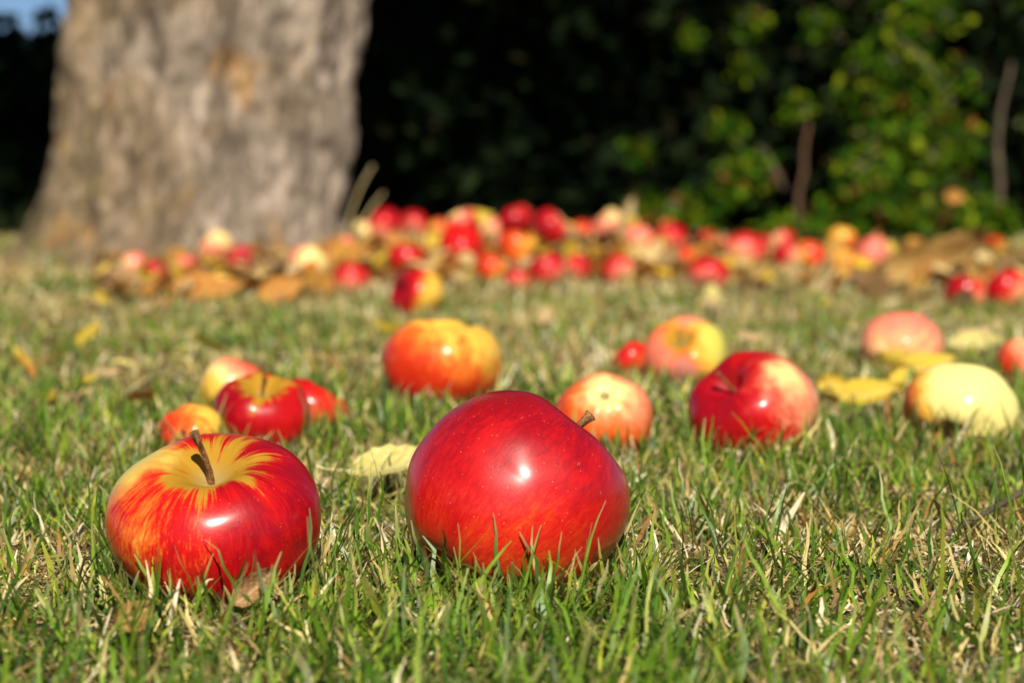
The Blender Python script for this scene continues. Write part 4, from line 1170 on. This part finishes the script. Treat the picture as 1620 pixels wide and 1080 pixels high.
def build_grass():
    VV, QQ, CC = [], [], []
    off = 0

    def add(v, q, c):
        nonlocal off
        VV.append(v); QQ.append(q + off); CC.append(c); off += len(v)

    def layer(n, y0, y1, margin, levels, Lr, Wr, leanm, dryk, seed, curl=0.7, tuft=0.0):
        g = np.random.default_rng(seed + 500)
        x, y = scatter(n, y0, y1, margin, seed)
        d = patch_dry(x, y)
        dry = (g.uniform(size=len(x)) < np.clip(d * dryk, 0, 1)).astype(float)
        tall = fbm(np.stack([x * 14 + 3, y * 12 + 8], 1), 71, 2)
        L = g.uniform(*Lr, len(x)) * (0.65 + 0.7 * tall) * np.where(dry > 0.5, 0.85, 1.0)
        if tuft:
            nt = np.exp(-((np.hypot(x - TX, y - TY) - 0.33) / 0.10) ** 2)
            L = L * (1 + tuft * nt * g.uniform(0, 1, len(x)) ** 2)
        W = g.uniform(*Wr, len(x))
        lean = np.abs(g.normal(0, leanm, len(x))) + np.where(dry > 0.5, 0.35, 0.0)
        add(*blades(x, y, L, W, levels, lean, dry, curl, seed + 900))

    # standing blades, near to far
    layer(34000, 0.42, 1.30, 0.20, 6, (0.007, 0.021), (0.0007, 0.0017), 0.62, 0.82, 1)
    layer(3200, 0.42, 1.30, 0.20, 7, (0.022, 0.040), (0.0008, 0.0017), 0.36, 0.35, 2, 0.6)
    # old straw, bent over and lying
    layer(36000, 0.42, 1.30, 0.20, 5, (0.010, 0.026), (0.0008, 0.0020), 0.85, 1.55, 3, 1.0)
    layer(56000, 1.25, 3.0, 0.35, 4, (0.008, 0.024), (0.0013, 0.0028), 0.5, 0.95, 4)
    layer(42000, 1.25, 3.0, 0.35, 3, (0.012, 0.03), (0.0015, 0.0030), 0.85, 1.5, 5, 1.0)
    layer(70000, 2.9, 7.2, 0.6, 3, (0.012, 0.034), (0.0028, 0.0055), 0.5, 1.15, 6, 0.7, 3.0)
    layer(55000, 2.9, 7.2, 0.6, 3, (0.014, 0.032), (0.003, 0.0055), 0.85, 1.6, 7, 1.0)
    # the lawn to both sides of the view
    layer(60000, 0.35, 7.2, 1.6, 3, (0.012, 0.03), (0.002, 0.004), 0.6, 1.1, 8, 0.8)
    # denser tufts growing up round the nearer apples
    g = np.random.default_rng(321)
    for k, (c, rad, RM, H) in enumerate(APPLES[:14]):
        m = 900 if k < 2 else 350
        an = g.uniform(0, 2 * math.pi, m); rr = rad * g.uniform(0.55, 1.3, m)
        x, y = c[0] + np.cos(an) * rr, c[1] + np.sin(an) * rr
        L = g.uniform(0.010, 0.026, m) * (1.0 if k < 2 else 0.9)
        L[g.uniform(size=m) < 0.06] *= 1.5
        dry = (g.uniform(size=m) < 0.42).astype(float)
        add(*blades(x, y, L, g.uniform(0.0009, 0.0018, m) * (1 if k < 2 else 1.4), 6, np.abs(g.normal(0, 0.4, m)), dry, 0.6, 400 + k))
    me = mesh_np('grass', np.concatenate(VV), np.concatenate(QQ), None, True, np.concatenate(CC))
    o = link('grass', me, grass_mat)
    tag(o, 'short green and straw coloured grass of the lawn', 'grass', None, 'stuff')
    print('GRASS verts', len(me.vertices), 'quads', len(me.polygons))


build_grass()

# ------------------------------------------------------------------ small things
straw_mat = wood_mat('straw', (0.34, 0.26, 0.11), (0.52, 0.42, 0.2))
for k, (a, b, c, lab) in enumerate((((556, 392, 4.3), (575, 340, 4.3), (607, 305, 4.3), 'dry bent grass stalk at the right foot of the trunk, nearer the apples'),
                                    ((545, 390, 4.25), (552, 320, 4.25), (590, 262, 4.25), 'taller dry grass stalk rising close along the right side of the trunk'))):
    P = bezier(at_depth(*a), at_depth(*b), at_depth(*c), 10)
    v, q, t = tube(P, np.linspace(0.0026, 0.0014, 10), 6)
    tag(link('grass_stalk', mesh_np('grass_stalk', v, q, t), straw_mat), lab, 'grass stalk')
P = [on_ground(1490, 872) + Vector((0, 0, .006)), on_ground(1545, 858) + Vector((0, 0, .010)), on_ground(1600, 845) + Vector((0, 0, .015)), on_ground(1660, 835) + Vector((0, 0, .022))]
v, q, t = tube(P, [0.0008, 0.0011, 0.0013, 0.0016], 8)
tag(link('twig', mesh_np('twig', v, q, t), twig_grey), 'thin dark twig lying in the grass at the right edge', 'twig')
